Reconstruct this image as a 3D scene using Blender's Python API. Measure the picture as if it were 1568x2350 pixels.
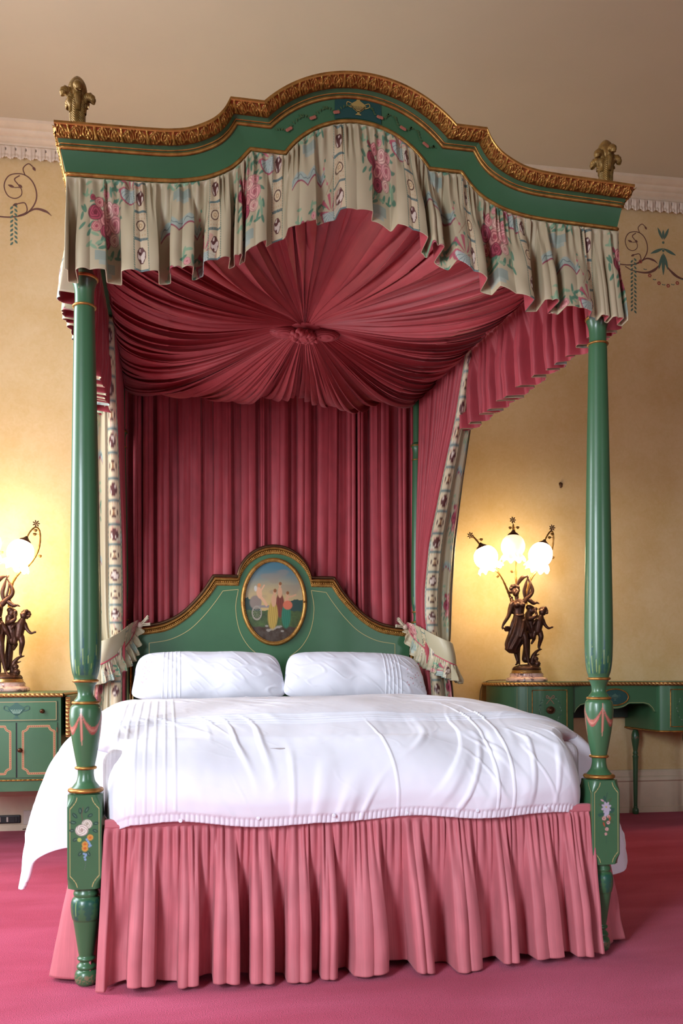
import bpy, bmesh, math, random
import numpy as np
from mathutils import Matrix, Vector
PI = math.pi
scene = bpy.context.scene
for o in list(bpy.data.objects): bpy.data.objects.remove(o)
C = scene.collection

# ------------------------------------------------------------------ camera, exposure, world, daylight
YAW, ROLL = -0.1932, -0.0031
CAM = (0.2403, -2.804, 0.938)
cd = bpy.data.cameras.new('camera'); cam = bpy.data.objects.new('camera', cd); C.objects.link(cam)
cd.sensor_fit = 'HORIZONTAL'; cd.sensor_width = 36.0
cd.lens = 2053.5 / 1568 * 36.0
cd.shift_y = (1544.9 - 1175) / 1568.0
cd.clip_end = 60
_r = Vector((math.cos(YAW), math.sin(YAW), 0)); _d = Vector((-math.sin(YAW), math.cos(YAW), 0)); _u = Vector((0, 0, 1))
_R = _r * math.cos(ROLL) + _u * math.sin(ROLL); _U = _u * math.cos(ROLL) - _r * math.sin(ROLL)
m = Matrix.Identity(4)
for i in range(3):
    m[i][0] = _R[i]; m[i][1] = _U[i]; m[i][2] = -_d[i]; m[i][3] = CAM[i]
cam.matrix_world = m
scene.camera = cam
scene.view_settings.view_transform = 'Standard'
scene.view_settings.look = 'None'
scene.view_settings.exposure = 0.15
scene.view_settings.gamma = 1.0
scene.view_settings.use_curve_mapping = False
try: scene.cycles.use_denoising = True
except Exception: pass
try:
    scene.cycles.max_bounces = 8; scene.cycles.diffuse_bounces = 5
except Exception: pass
w = bpy.data.worlds.new('World'); scene.world = w; w.use_nodes = True
w.node_tree.nodes['Background'].inputs[0].default_value = (0.75, 0.85, 1.0, 1)
w.node_tree.nodes['Background'].inputs[1].default_value = 0.4

def area(name, loc, target, sx, sy, power, col, spread=180):
    l = bpy.data.lights.new(name, 'AREA'); l.shape = 'RECTANGLE'; l.size = sx; l.size_y = sy
    l.energy = power; l.color = col; l.spread = math.radians(spread)
    o = bpy.data.objects.new(name, l); C.objects.link(o); o.location = loc
    dr = Vector(target) - Vector(loc)
    o.rotation_euler = dr.to_track_quat('-Z', 'Y').to_euler()
    return o
# tall sash windows in the left wall (in front of the bed foot) and in the wall behind the camera
area('daylight_window', (-1.85, 0.55, 2.0), (0.6, 0.55, 1.9), 1.2, 2.6, 128, (0.84, 0.91, 1.0))
area('daylight_window', (-1.85, -3.0, 1.5), (0.4, -0.9, -0.15), 1.2, 1.9, 135, (0.80, 0.89, 1.0), 122)
area('daylight_window', (2.9, -4.6, 1.5), (1.6, -0.5, 0.0), 1.3, 1.9, 22, (0.86, 0.92, 1.0), 130)

# ------------------------------------------------------------------ helpers
def link(o, parent=None):
    C.objects.link(o)
    if parent is not None: o.parent = parent
    return o
def tag(o, label=None, cat=None, group=None, kind=None):
    if label: o['label'] = label
    if cat: o['category'] = cat
    if group: o['group'] = group
    if kind: o['kind'] = kind
    return o
def empty(name, loc=(0, 0, 0), rz=0.0, label=None, cat=None, group=None):
    o = bpy.data.objects.new(name, None); o.empty_display_size = 0.1
    o.location = loc; o.rotation_euler = (0, 0, rz); C.objects.link(o)
    return tag(o, label, cat, group)
class MB:
    """collects raw geometry, builds ONE mesh object"""
    def __init__(s): s.v = []; s.f = []; s.n = 0; s.col = []; s.uv = []; s.mi = []
    def add(s, V, F, col=None, uv=None, mi=0):
        V = np.asarray(V, float).reshape(-1, 3); F = np.asarray(F, int)
        s.v.append(V); s.f.append(F + s.n); s.mi.append(np.full(len(F), mi))
        s.col.append(np.ones((len(V), 3)) if col is None else np.broadcast_to(np.asarray(col, float), (len(V), 3)))
        s.uv.append(np.zeros((len(V), 2)) if uv is None else np.asarray(uv, float).reshape(-1, 2))
        s.n += len(V); return s
    def grid(s, P, col=None, uv=None, cu=False, cv=False, flip=False, mi=0):
        P = np.asarray(P, float); n, m_ = P.shape[:2]
        idx = np.arange(n * m_).reshape(n, m_)
        if cu: idx = np.vstack([idx, idx[:1]])
        if cv: idx = np.hstack([idx, idx[:, :1]])
        a, b, c, d = idx[:-1, :-1], idx[1:, :-1], idx[1:, 1:], idx[:-1, 1:]
        F = np.stack([a, b, c, d], -1).reshape(-1, 4)
        if flip: F = F[:, ::-1]
        return s.add(P.reshape(-1, 3), F, None if col is None else np.asarray(col).reshape(-1, 3),
                     None if uv is None else np.asarray(uv).reshape(-1, 2), mi)
    def box(s, lo, hi, col=None):
        x0, y0, z0 = lo; x1, y1, z1 = hi
        V = [(x0,y0,z0),(x1,y0,z0),(x1,y1,z0),(x0,y1,z0),(x0,y0,z1),(x1,y0,z1),(x1,y1,z1),(x0,y1,z1)]
        F = [(0,3,2,1),(4,5,6,7),(0,1,5,4),(1,2,6,5),(2,3,7,6),(3,0,4,7)]
        return s.add(V, F, col)
    def tube(s, P, R, n=10, col=None, sy=1.0):
        P = np.asarray(P, float); R = np.broadcast_to(np.asarray(R, float), (len(P),))
        T = np.gradient(P, axis=0); T /= np.linalg.norm(T, axis=1)[:, None] + 1e-12
        up = np.array([0, 0, 1.0]) if abs(T[0][2]) < .9 else np.array([0, 1.0, 0])
        A = np.cross(T[0], up); A /= np.linalg.norm(A); rows = []
        th = np.linspace(0, 2 * PI, n, endpoint=False)
        for k in range(len(P)):
            A = A - T[k] * (A @ T[k]); A /= np.linalg.norm(A) + 1e-12
            B = np.cross(T[k], A)
            rows.append(P[k] + R[k] * (np.cos(th)[:, None] * A + sy * np.sin(th)[:, None] * B))
        G = np.array(rows); s.grid(G, cv=True, col=None if col is None else np.broadcast_to(col, G.shape))
        nb = s.n - len(P) * n
        c0 = s.n; s.add([P[0], P[-1]], np.zeros((0, 4)), col)
        F = []
        for j in range(n):
            F.append((c0, nb + (j + 1) % n, nb + j, nb + j)); e = nb + (len(P) - 1) * n
            F.append((c0 + 1, e + j, e + (j + 1) % n, e + (j + 1) % n))
        s.f.append(np.array(F)); s.mi.append(np.zeros(len(F), int)); return s
    def ball(s, c, r, nu=16, nv=10, rot=None, col=None, fn=None):
        u = np.linspace(0, 2 * PI, nu, endpoint=False); v = np.linspace(0.02, PI - 0.02, nv)
        U_, V_ = np.meshgrid(u, v)
        D = np.stack([np.sin(V_) * np.cos(U_), np.sin(V_) * np.sin(U_), np.cos(V_)], -1)
        if fn is not None: D = D * fn(D)[..., None]
        D = D * np.asarray(r, float)
        if rot is not None: D = D @ np.array(rot).T
        G = D + np.asarray(c, float); s.grid(G, cv=True, flip=True, col=None if col is None else np.broadcast_to(col, G.shape))
        nb = s.n - nu * nv; c0 = s.n; s.add([G[0].mean(0), G[-1].mean(0)], np.zeros((0, 4)), col)
        F = []
        for j in range(nu):
            F.append((c0, nb + j, nb + (j + 1) % nu, nb + (j + 1) % nu)); e = nb + (nv - 1) * nu
            F.append((c0 + 1, e + (j + 1) % nu, e + j, e + j))
        s.f.append(np.array(F)); s.mi.append(np.zeros(len(F), int)); return s
    def lathe(s, prof, c=(0, 0, 0), n=48, colfn=None, rz=None, mi=0, caps=True):
        prof = np.asarray(prof, float); th = np.linspace(0, 2 * PI, n, endpoint=False)
        T, Z = np.meshgrid(th, prof[:, 1]); Rr = prof[:, 0][:, None] * np.ones_like(T)
        if rz is not None: Rr, Z = rz(Rr, Z, T)[:2]
        G = np.stack([c[0] + Rr * np.cos(T), c[1] + Rr * np.sin(T), c[2] + Z], -1)
        s.grid(G, cv=True, flip=(prof[0, 1] > prof[-1, 1]), col=None if colfn is None else colfn(T, Z), mi=mi)
        if caps:
            nb = s.n - len(prof) * n; fl = prof[0, 1] > prof[-1, 1]
            for row, sg in ((0, fl), (len(prof) - 1, not fl)):
                cc = s.n; k0 = nb + row * n
                s.add([G[row].mean(0)], np.zeros((0, 4)), None if colfn is None else s.col[-1].reshape(-1, 3)[:1])
                F = [(cc, k0 + j, k0 + (j + 1) % n, k0 + (j + 1) % n) if sg else (cc, k0 + (j + 1) % n, k0 + j, k0 + j) for j in range(n)]
                s.f.append(np.array(F)); s.mi.append(np.full(len(F), mi))
        return s
    def prism(s, pts, z0, z1, axis='z', col=None):
        """extrude a 2-D outline (CCW); axis z: pts=(x,y); axis y: pts=(x,z) between y=z0..z1"""
        n = len(pts); V = []
        for zz in (z0, z1):
            for p in pts: V.append((p[0], p[1], zz) if axis == 'z' else (p[0], zz, p[1]))
        F = [(i, (i + 1) % n, n + (i + 1) % n, n + i) for i in range(n)]
        if axis == 'y': F = [f[::-1] for f in F]
        s.add(V, F, col)
        # caps by ear clipping through mathutils
        from mathutils.geometry import tessellate_polygon
        tr = tessellate_polygon([[Vector((p[0], p[1], 0)) for p in pts]])
        b = s.n - 2 * n; T = []
        for t in tr:
            a = np.cross(np.subtract(pts[t[1]], pts[t[0]]), np.subtract(pts[t[2]], pts[t[0]]))
            if a < 0: t = t[::-1]
            if axis == 'z': T.append((b + t[0], b + t[2], b + t[1], b + t[1])); T.append((b + n + t[0], b + n + t[1], b + n + t[2], b + n + t[2]))
            else: T.append((b + t[0], b + t[1], b + t[2], b + t[2])); T.append((b + n + t[0], b + n + t[2], b + n + t[1], b + n + t[1]))
        s.f.append(np.array(T)); s.mi.append(np.zeros(len(T), int)); return s
    def build(s, name, mats, parent=None, smooth=True, loc=None, auto=None):
        V = np.vstack(s.v); F = np.vstack([f for f in s.f if len(f)]); MI = np.concatenate([a for a in s.mi if len(a)])
        tri = F[:, 2] == F[:, 3]
        me = bpy.data.meshes.new(name)
        cnt = np.where(tri, 3, 4); starts = np.concatenate([[0], np.cumsum(cnt)[:-1]])
        flat = F[np.arange(4)[None, :] < cnt[:, None]]
        me.vertices.add(len(V)); me.vertices.foreach_set('co', V.astype(np.float32).ravel())
        me.loops.add(len(flat)); me.loops.foreach_set('vertex_index', flat.astype(np.int32))
        me.polygons.add(len(F)); me.polygons.foreach_set('loop_start', starts.astype(np.int32))
        me.polygons.foreach_set('material_index', MI.astype(np.int32))
        me.update(calc_edges=True)
        me.polygons.foreach_set('use_smooth', np.full(len(F), smooth))
        Cc = np.vstack(s.col); ca = me.color_attributes.new('Col', 'FLOAT_COLOR', 'POINT')
        ca.data.foreach_set('color', np.hstack([Cc, np.ones((len(Cc), 1))]).astype(np.float32).ravel())
        UV = np.vstack(s.uv)
        if np.abs(UV).max() > 0:
            l = me.uv_layers.new(name='UVMap'); l.data.foreach_set('uv', UV[flat].astype(np.float32).ravel())
        if not isinstance(mats, (list, tuple)): mats = [mats]
        for mm in mats: me.materials.append(mm)
        me.validate(); me.update()
        if smooth and auto:
            try: me.set_sharp_from_angle(angle=math.radians(auto))
            except Exception: pass
        o = bpy.data.objects.new(name, me)
        if loc is not None: o.location = loc
        return link(o, parent)
def solidify(o, t, off=0, mo=0):
    md = o.modifiers.new('thickness', 'SOLIDIFY'); md.thickness = t; md.offset = off; md.material_offset = mo; md.material_offset_rim = 0
    return o
def bevel(o, w_=0.003, seg=2):
    md = o.modifiers.new('bevel', 'BEVEL'); md.width = w_; md.segments = seg; md.limit_method = 'ANGLE'; return o
def rbox(name, lo, hi, mat_, parent=None, bw=0.003):
    return bevel(MB().box(lo, hi).build(name, mat_, parent, smooth=False), bw)
def sm(a, b, x):
    t = np.clip((x - a) / (b - a), 0, 1); return t * t * (3 - 2 * t)
def noise1(x, seed, scale=1.0):
    """smooth 1-D value noise"""
    rg = np.random.RandomState(seed); T = rg.rand(1024) * 2 - 1
    x = np.asarray(x, float) * scale + 300; i = np.floor(x).astype(int); f = x - i; f = f * f * (3 - 2 * f)
    return T[i % 1024] * (1 - f) + T[(i + 1) % 1024] * f
def noise2(x, y, seed, sx=1.0, sy=None):
    sy = sx if sy is None else sy
    rg = np.random.RandomState(seed); T = rg.rand(256, 256) * 2 - 1
    x = np.asarray(x, float) * sx + 500; y = np.asarray(y, float) * sy + 500
    i = np.floor(x).astype(int); j = np.floor(y).astype(int); f = x - i; g = y - j
    f = f * f * (3 - 2 * f); g = g * g * (3 - 2 * g); i %= 256; j %= 256; i1 = (i + 1) % 256; j1 = (j + 1) % 256
    return (T[i, j] * (1 - f) + T[i1, j] * f) * (1 - g) + (T[i, j1] * (1 - f) + T[i1, j1] * f) * g
def phase(s, pitch, seed, jit=0.5):
    """phase running 2*pi per fold, folds of random width"""
    rg = np.random.RandomState(seed); L_ = s.max() - s.min() + 2 * pitch
    b = [s.min() - pitch * rg.rand()]
    while b[-1] < s.max() + pitch: b.append(b[-1] + pitch * (1 + jit * (rg.rand() * 2 - 1)))
    return np.interp(s, b, np.arange(len(b)) * 2 * PI)
def resample(P, n):
    P = np.asarray(P, float); d = np.concatenate([[0], np.cumsum(np.linalg.norm(np.diff(P, axis=0), axis=1))])
    t = np.linspace(0, d[-1], n); return np.stack([np.interp(t, d, P[:, k]) for k in range(P.shape[1])], 1)
def catmull(P, n=12, closed=False):
    P = np.asarray(P, float)
    Q = np.vstack([P[-1:], P, P[:2]]) if closed else np.vstack([2 * P[0] - P[1], P, 2 * P[-1] - P[-2]])
    out = []
    for i in range(1, len(Q) - 2):
        t = np.linspace(0, 1, n, endpoint=False)[:, None]
        a, b, c, d = Q[i - 1], Q[i], Q[i + 1], Q[i + 2]
        out.append(.5 * (2 * b + (c - a) * t + (2 * a - 5 * b + 4 * c - d) * t ** 2 + (3 * b - a - 3 * c + d) * t ** 3))
    if not closed: out.append(Q[-2:-1])
    return np.vstack(out)

# ------------------------------------------------------------------ materials
def new_mat(name):
    mt = bpy.data.materials.new(name); mt.use_nodes = True
    return mt, mt.node_tree.nodes, mt.node_tree.links, mt.node_tree.nodes['Principled BSDF']
def setb(b, **k):
    for kk, vv in k.items():
        nm = kk.replace('_', ' ')
        if nm in b.inputs: b.inputs[nm].default_value = vv
def mat(name, col, rough=0.5, metal=0.0, var=0.0, vscale=8.0, bump=0.0, bscale=200.0, attr=False, coat=0.0,
        sheen=0.0, uvstretch=None, moire=0.0, col2=None, coords='Object', spec=0.5, trans=0.0):
    mt, N, Lk, b = new_mat(name)
    setb(b, Base_Color=(*col, 1), Roughness=rough, Metallic=metal, Coat_Weight=coat, Sheen_Weight=sheen)
    setb(b, Specular_IOR_Level=spec); setb(b, Coat_Roughness=0.12)
    src = None
    tc = N.new('ShaderNodeTexCoord')
    if attr:
        a = N.new('ShaderNodeVertexColor'); a.layer_name = 'Col'; src = a.outputs['Color']
    if var > 0:
        n = N.new('ShaderNodeTexNoise'); n.inputs['Scale'].default_value = vscale; n.inputs['Detail'].default_value = 6
        n.inputs['Roughness'].default_value = 0.6
        Lk.new(tc.outputs[coords], n.inputs['Vector'])
        r = N.new('ShaderNodeMapRange'); r.inputs['From Min'].default_value = .3; r.inputs['From Max'].default_value = .7
        r.inputs['To Min'].default_value = 0; r.inputs['To Max'].default_value = 1; Lk.new(n.outputs['Fac'], r.inputs['Value'])
        mx = N.new('ShaderNodeMix'); mx.data_type = 'RGBA'
        Lk.new(r.outputs['Result'], mx.inputs['Factor'])
        if src is None:
            c2 = col2 if col2 else tuple(c * (1 - var) for c in col)
            mx.inputs['A'].default_value = (*col, 1); mx.inputs['B'].default_value = (*c2, 1); src = mx.outputs['Result']
        else:
            mx.blend_type = 'MULTIPLY'; mx.inputs['Factor'].default_value = 1
            mx.inputs['A'].default_value = (1, 1, 1, 1)
            m2 = N.new('ShaderNodeMapRange'); m2.inputs['To Min'].default_value = 1 - var; m2.inputs['To Max'].default_value = 1
            Lk.new(r.outputs['Result'], m2.inputs['Value'])
            vm = N.new('ShaderNodeVectorMath'); vm.operation = 'SCALE'; Lk.new(src, vm.inputs[0]); Lk.new(m2.outputs['Result'], vm.inputs['Scale'])
            src = vm.outputs['Vector']; N.remove(mx)
    if moire > 0:   # watered-silk figure: streaks along the cloth's own warp (UV metres)
        mp = N.new('ShaderNodeMapping'); mp.inputs['Scale'].default_value = (110, 5, 1)
        Lk.new(tc.outputs['UV'], mp.inputs['Vector'])
        n = N.new('ShaderNodeTexNoise'); n.inputs['Scale'].default_value = 1; n.inputs['Detail'].default_value = 3
        n.inputs['Distortion'].default_value = 1.2
        Lk.new(mp.outputs['Vector'], n.inputs['Vector'])
        n2 = N.new('ShaderNodeTexNoise'); n2.inputs['Scale'].default_value = 9; Lk.new(tc.outputs['UV'], n2.inputs['Vector'])
        mu = N.new('ShaderNodeMath'); mu.operation = 'MULTIPLY'; Lk.new(n.outputs['Fac'], mu.inputs[0]); Lk.new(n2.outputs['Fac'], mu.inputs[1])
        r = N.new('ShaderNodeMapRange'); r.inputs['From Min'].default_value = .15; r.inputs['From Max'].default_value = .42
        r.inputs['To Min'].default_value = 1 - moire; r.inputs['To Max'].default_value = 1 + moire
        Lk.new(mu.outputs[0], r.inputs['Value'])
        vm = N.new('ShaderNodeVectorMath'); vm.operation = 'SCALE'
        if src is None: vm.inputs[0].default_value = col
        else: Lk.new(src, vm.inputs[0])
        Lk.new(r.outputs['Result'], vm.inputs['Scale']); src = vm.outputs['Vector']
    if src is not None: Lk.new(src, b.inputs['Base Color'])
    if bump > 0:
        n = N.new('ShaderNodeTexNoise'); n.inputs['Scale'].default_value = bscale; n.inputs['Detail'].default_value = 4
        Lk.new(tc.outputs[coords], n.inputs['Vector'])
        bp = N.new('ShaderNodeBump'); bp.inputs['Strength'].default_value = bump; bp.inputs['Distance'].default_value = 0.004
        Lk.new(n.outputs['Fac'], bp.inputs['Height']); Lk.new(bp.outputs['Normal'], b.inputs['Normal'])
    return mt
GREEN = (0.042, 0.132, 0.056)
M = {}
M['green'] = mat('green_paint', GREEN, rough=.42, var=.18, vscale=5, coat=.12, bump=.05, bscale=60)
M['green_p'] = mat('painted_green', GREEN, rough=.36, attr=True, var=.12, vscale=7, coat=.22, bump=.04, bscale=60)
M['gold'] = mat('gilding', (.50, .27, .065), rough=.42, metal=.7, var=.35, vscale=40, col2=(.24, .10, .022), bump=.15, bscale=120)
M['gold_dull'] = mat('old_gilding', (.33, .19, .045), rough=.45, metal=.5, var=.5, vscale=60, col2=(.14, .08, .02), bump=.2, bscale=150)
M['gold_p'] = mat('carved_gilding', (.62, .33, .085), rough=.38, metal=.7, attr=True, var=.25, vscale=50)
M['gline'] = mat('gold_line', (.50, .38, .12), rough=.5, metal=.2)
M['paint'] = mat('decorative_paint', (1, 1, 1), rough=.5, attr=True)
M['crimson'] = mat('crimson_moire', (.36, .040, .052), rough=.6, sheen=.08, moire=.14)
M['lining'] = mat('crimson_lining', (.41, .054, .060), rough=.55, sheen=.08, moire=.12)
M['pink'] = mat('rose_moire', (.49, .130, .152), rough=.65, sheen=.08, moire=.12)
M['chintz'] = mat('glazed_chintz', (1, 1, 1), rough=.5, attr=True, coat=.08, bump=.02, bscale=900)
M['piping'] = mat('crimson_piping', (.45, .07, .10), rough=.6)
M['linen'] = mat('white_cotton', (.79, .80, .87), rough=.8, attr=False, sheen=.1, bump=.02, bscale=30)
M['linen_p'] = mat('white_cotton_embroidered', (.79, .80, .87), rough=.8, attr=True, sheen=.1, bump=.02, bscale=30)
M['ticking'] = mat('mattress_cloth', (.42, .38, .40), rough=.9)
M['bronze'] = mat('bronze', (.085, .032, .018), rough=.38, metal=.55, var=.5, vscale=25, bump=.25, bscale=90)
M['bronze_gilt'] = mat('gilt_bronze', (.33, .17, .045), rough=.35, metal=.8, var=.5, vscale=50)
M['brass'] = mat('brass', (.45, .27, .09), rough=.3, metal=.9)
M['antique'] = mat('antique_brass', (.12, .06, .03), rough=.35, metal=.8)
M['black'] = mat('black_plastic', (.012, .011, .012), rough=.4)
M['white'] = mat('white_plastic', (.62, .55, .48), rough=.5)
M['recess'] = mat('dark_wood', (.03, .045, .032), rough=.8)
M['cord'] = mat('brown_cord', (.10, .055, .03), rough=.6)

def wall_mat():
    mt, N, Lk, b = new_mat('sponged_cream_wall'); setb(b, Roughness=.85)
    tc = N.new('ShaderNodeTexCoord')
    n = N.new('ShaderNodeTexNoise'); n.inputs['Scale'].default_value = 2.2; n.inputs['Detail'].default_value = 8; n.inputs['Roughness'].default_value = .6
    n2 = N.new('ShaderNodeTexNoise'); n2.inputs['Scale'].default_value = 28; n2.inputs['Detail'].default_value = 5; n2.inputs['Distortion'].default_value = 1.5
    for k in (n, n2): Lk.new(tc.outputs['Object'], k.inputs['Vector'])
    mu = N.new('ShaderNodeMath'); mu.operation = 'MULTIPLY_ADD'; mu.inputs[1].default_value = .35; Lk.new(n2.outputs['Fac'], mu.inputs[0]); Lk.new(n.outputs['Fac'], mu.inputs[2])
    cr = N.new('ShaderNodeValToRGB'); cr.color_ramp.elements[0].position = .45; cr.color_ramp.elements[1].position = .9
    cr.color_ramp.elements[0].color = (.62, .43, .185, 1); cr.color_ramp.elements[1].color = (.73, .56, .32, 1)
    Lk.new(mu.outputs[0], cr.inputs[0]); Lk.new(cr.outputs[0], b.inputs['Base Color'])
    bp = N.new('ShaderNodeBump'); bp.inputs['Strength'].default_value = .08; bp.inputs['Distance'].default_value = .004
    Lk.new(n2.outputs['Fac'], bp.inputs['Height']); Lk.new(bp.outputs['Normal'], b.inputs['Normal'])
    return mt
M['wall'] = wall_mat()
M['wall_far'] = mat('darkened_unseen_wall', (.20, .14, .085), rough=.7, var=.3, vscale=6)  # for the unseen walls: darkened to cut bounced light and deepen contrast
M['ceiling'] = mat('ceiling_distemper', (.56, .475, .34), rough=.9, var=.05, vscale=2, bump=.05, bscale=40)
M['trim'] = mat('cream_plaster', (.72, .58, .42), rough=.6, var=.12, vscale=10)
M['leafband'] = mat('carved_plaster', (.68, .58, .48), rough=.7, attr=True)
def carpet_mat():
    mt, N, Lk, b = new_mat('rose_carpet'); setb(b, Roughness=.95, Sheen_Weight=.08, Sheen_Roughness=.5, Specular_IOR_Level=.1)
    tc = N.new('ShaderNodeTexCoord')
    n = N.new('ShaderNodeTexNoise'); n.inputs['Scale'].default_value = 1.6; n.inputs['Detail'].default_value = 5; n.inputs['Distortion'].default_value = .8
    mp = N.new('ShaderNodeMapping'); mp.inputs['Scale'].default_value = (.7, 2.2, 1); Lk.new(tc.outputs['Object'], mp.inputs['Vector']); Lk.new(mp.outputs['Vector'], n.inputs['Vector'])
    n2 = N.new('ShaderNodeTexNoise'); n2.inputs['Scale'].default_value = 260; n2.inputs['Detail'].default_value = 3; Lk.new(tc.outputs['Object'], n2.inputs['Vector'])
    cr = N.new('ShaderNodeValToRGB'); cr.color_ramp.elements[0].position = .35; cr.color_ramp.elements[1].position = .68
    cr.color_ramp.elements[0].color = (.40, .040, .092, 1); cr.color_ramp.elements[1].color = (.52, .078, .158, 1)
    Lk.new(n.outputs['Fac'], cr.inputs[0])
    r = N.new('ShaderNodeMapRange'); r.inputs['From Min'].default_value = .3; r.inputs['From Max'].default_value = .7; r.inputs['To Min'].default_value = .72; r.inputs['To Max'].default_value = 1.2
    Lk.new(n2.outputs['Fac'], r.inputs['Value'])
    vm = N.new('ShaderNodeVectorMath'); vm.operation = 'SCALE'; Lk.new(cr.outputs[0], vm.inputs[0]); Lk.new(r.outputs['Result'], vm.inputs['Scale'])
    Lk.new(vm.outputs['Vector'], b.inputs['Base Color'])
    bp = N.new('ShaderNodeBump'); bp.inputs['Strength'].default_value = .6; bp.inputs['Distance'].default_value = .006
    Lk.new(n2.outputs['Fac'], bp.inputs['Height']); Lk.new(bp.outputs['Normal'], b.inputs['Normal'])
    return mt
M['carpet'] = carpet_mat()
def marble_mat():
    mt, N, Lk, b = new_mat('pink_marble'); setb(b, Roughness=.22, Coat_Weight=.2)
    tc = N.new('ShaderNodeTexCoord'); n = N.new('ShaderNodeTexNoise'); n.inputs['Scale'].default_value = 14; n.inputs['Detail'].default_value = 7; n.inputs['Distortion'].default_value = 2.5
    Lk.new(tc.outputs['Object'], n.inputs['Vector'])
    cr = N.new('ShaderNodeValToRGB'); e = cr.color_ramp.elements; e[0].position = .36; e[0].color = (.16, .09, .09, 1); e[1].position = .7; e[1].color = (.72, .50, .43, 1)
    k = e.new(.45); k.color = (.62, .36, .29, 1)
    Lk.new(n.outputs['Fac'], cr.inputs[0]); Lk.new(cr.outputs[0], b.inputs['Base Color']); return mt
M['marble'] = marble_mat()
def shade_mat(name, strength):
    mt, N, Lk, b = new_mat(name); setb(b, Base_Color=(.9, .86, .78, 1), Roughness=.4, Emission_Color=(1.0, .77, .46, 1), Emission_Strength=strength)
    return mt
M['shade'] = shade_mat('lit_opal_glass', 25.0)
M['shade_dim'] = shade_mat('frosted_glass', .85)

# ------------------------------------------------------------------ the printed chintz and other painted patterns
def mixc(c, m_, col): return c * (1 - m_[..., None]) + np.asarray(col, float) * m_[..., None]
def disc(x, y, cx, cy, rx, ry=None, a=0.0, soft=.15):
    ry = rx if ry is None else ry; dx = x - cx; dy = y - cy; ca, sa = math.cos(a), math.sin(a)
    p = (dx * ca + dy * sa) / rx; q = (-dx * sa + dy * ca) / ry
    return 1 - sm(1 - soft, 1 + soft, np.sqrt(p * p + q * q))
def seg(x, y, P, wd):
    """distance mask to a polyline"""
    d = np.full(np.shape(x), 1e9)
    for a, b in zip(P[:-1], P[1:]):
        vx, vy = b[0] - a[0], b[1] - a[1]; l2 = vx * vx + vy * vy + 1e-12
        t = np.clip(((x - a[0]) * vx + (y - a[1]) * vy) / l2, 0, 1)
        d = np.minimum(d, np.hypot(x - a[0] - t * vx, y - a[1] - t * vy))
    return 1 - sm(wd * .7, wd * 1.3, d)
def rose(c, x, y, cx, cy, r, base, deep):
    ex = disc(x, y, cx, cy, r, r * .9, soft=.12)
    rr = np.hypot(x - cx, y - cy) / r; th = np.arctan2(y - cy, x - cx)
    sh = .5 + .5 * np.sin(rr * 17 + 2.2 * th + 1.5 * np.sin(3 * th + cx * 90))
    c = mixc(c, disc(x, y, cx, cy, r * 1.09, r * 1.0, soft=.06), tuple(k * .55 for k in deep)); c = mixc(c, ex, base)
    c = mixc(c, ex * sm(.30, .95, sh) * .55, deep); c = mixc(c, ex * sm(.82, .97, sh) * .6, tuple(k * .5 for k in deep))
    c = mixc(c, ex * (1 - sm(.02, .22, sh)) * .5, tuple(min(1, k * 1.25) for k in base))
    return mixc(c, disc(x, y, cx, cy, r * .28), deep)
_rg = np.random.RandomState(7)
BQ = [(0, 0, .036), (.05, .012, .030), (-.045, .02, .030), (.02, .05, .028), (-.025, .062, .022), (.055, .055, .019), (.0, -.045, .026), (.045, -.035, .022), (-.04, -.03, .02), (.01, .095, .014), (-.055, .075, .012)]
LV = [(_rg.uniform(-.10, .10), _rg.uniform(-.10, .15), _rg.uniform(0, PI)) for _ in range(74)]
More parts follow.
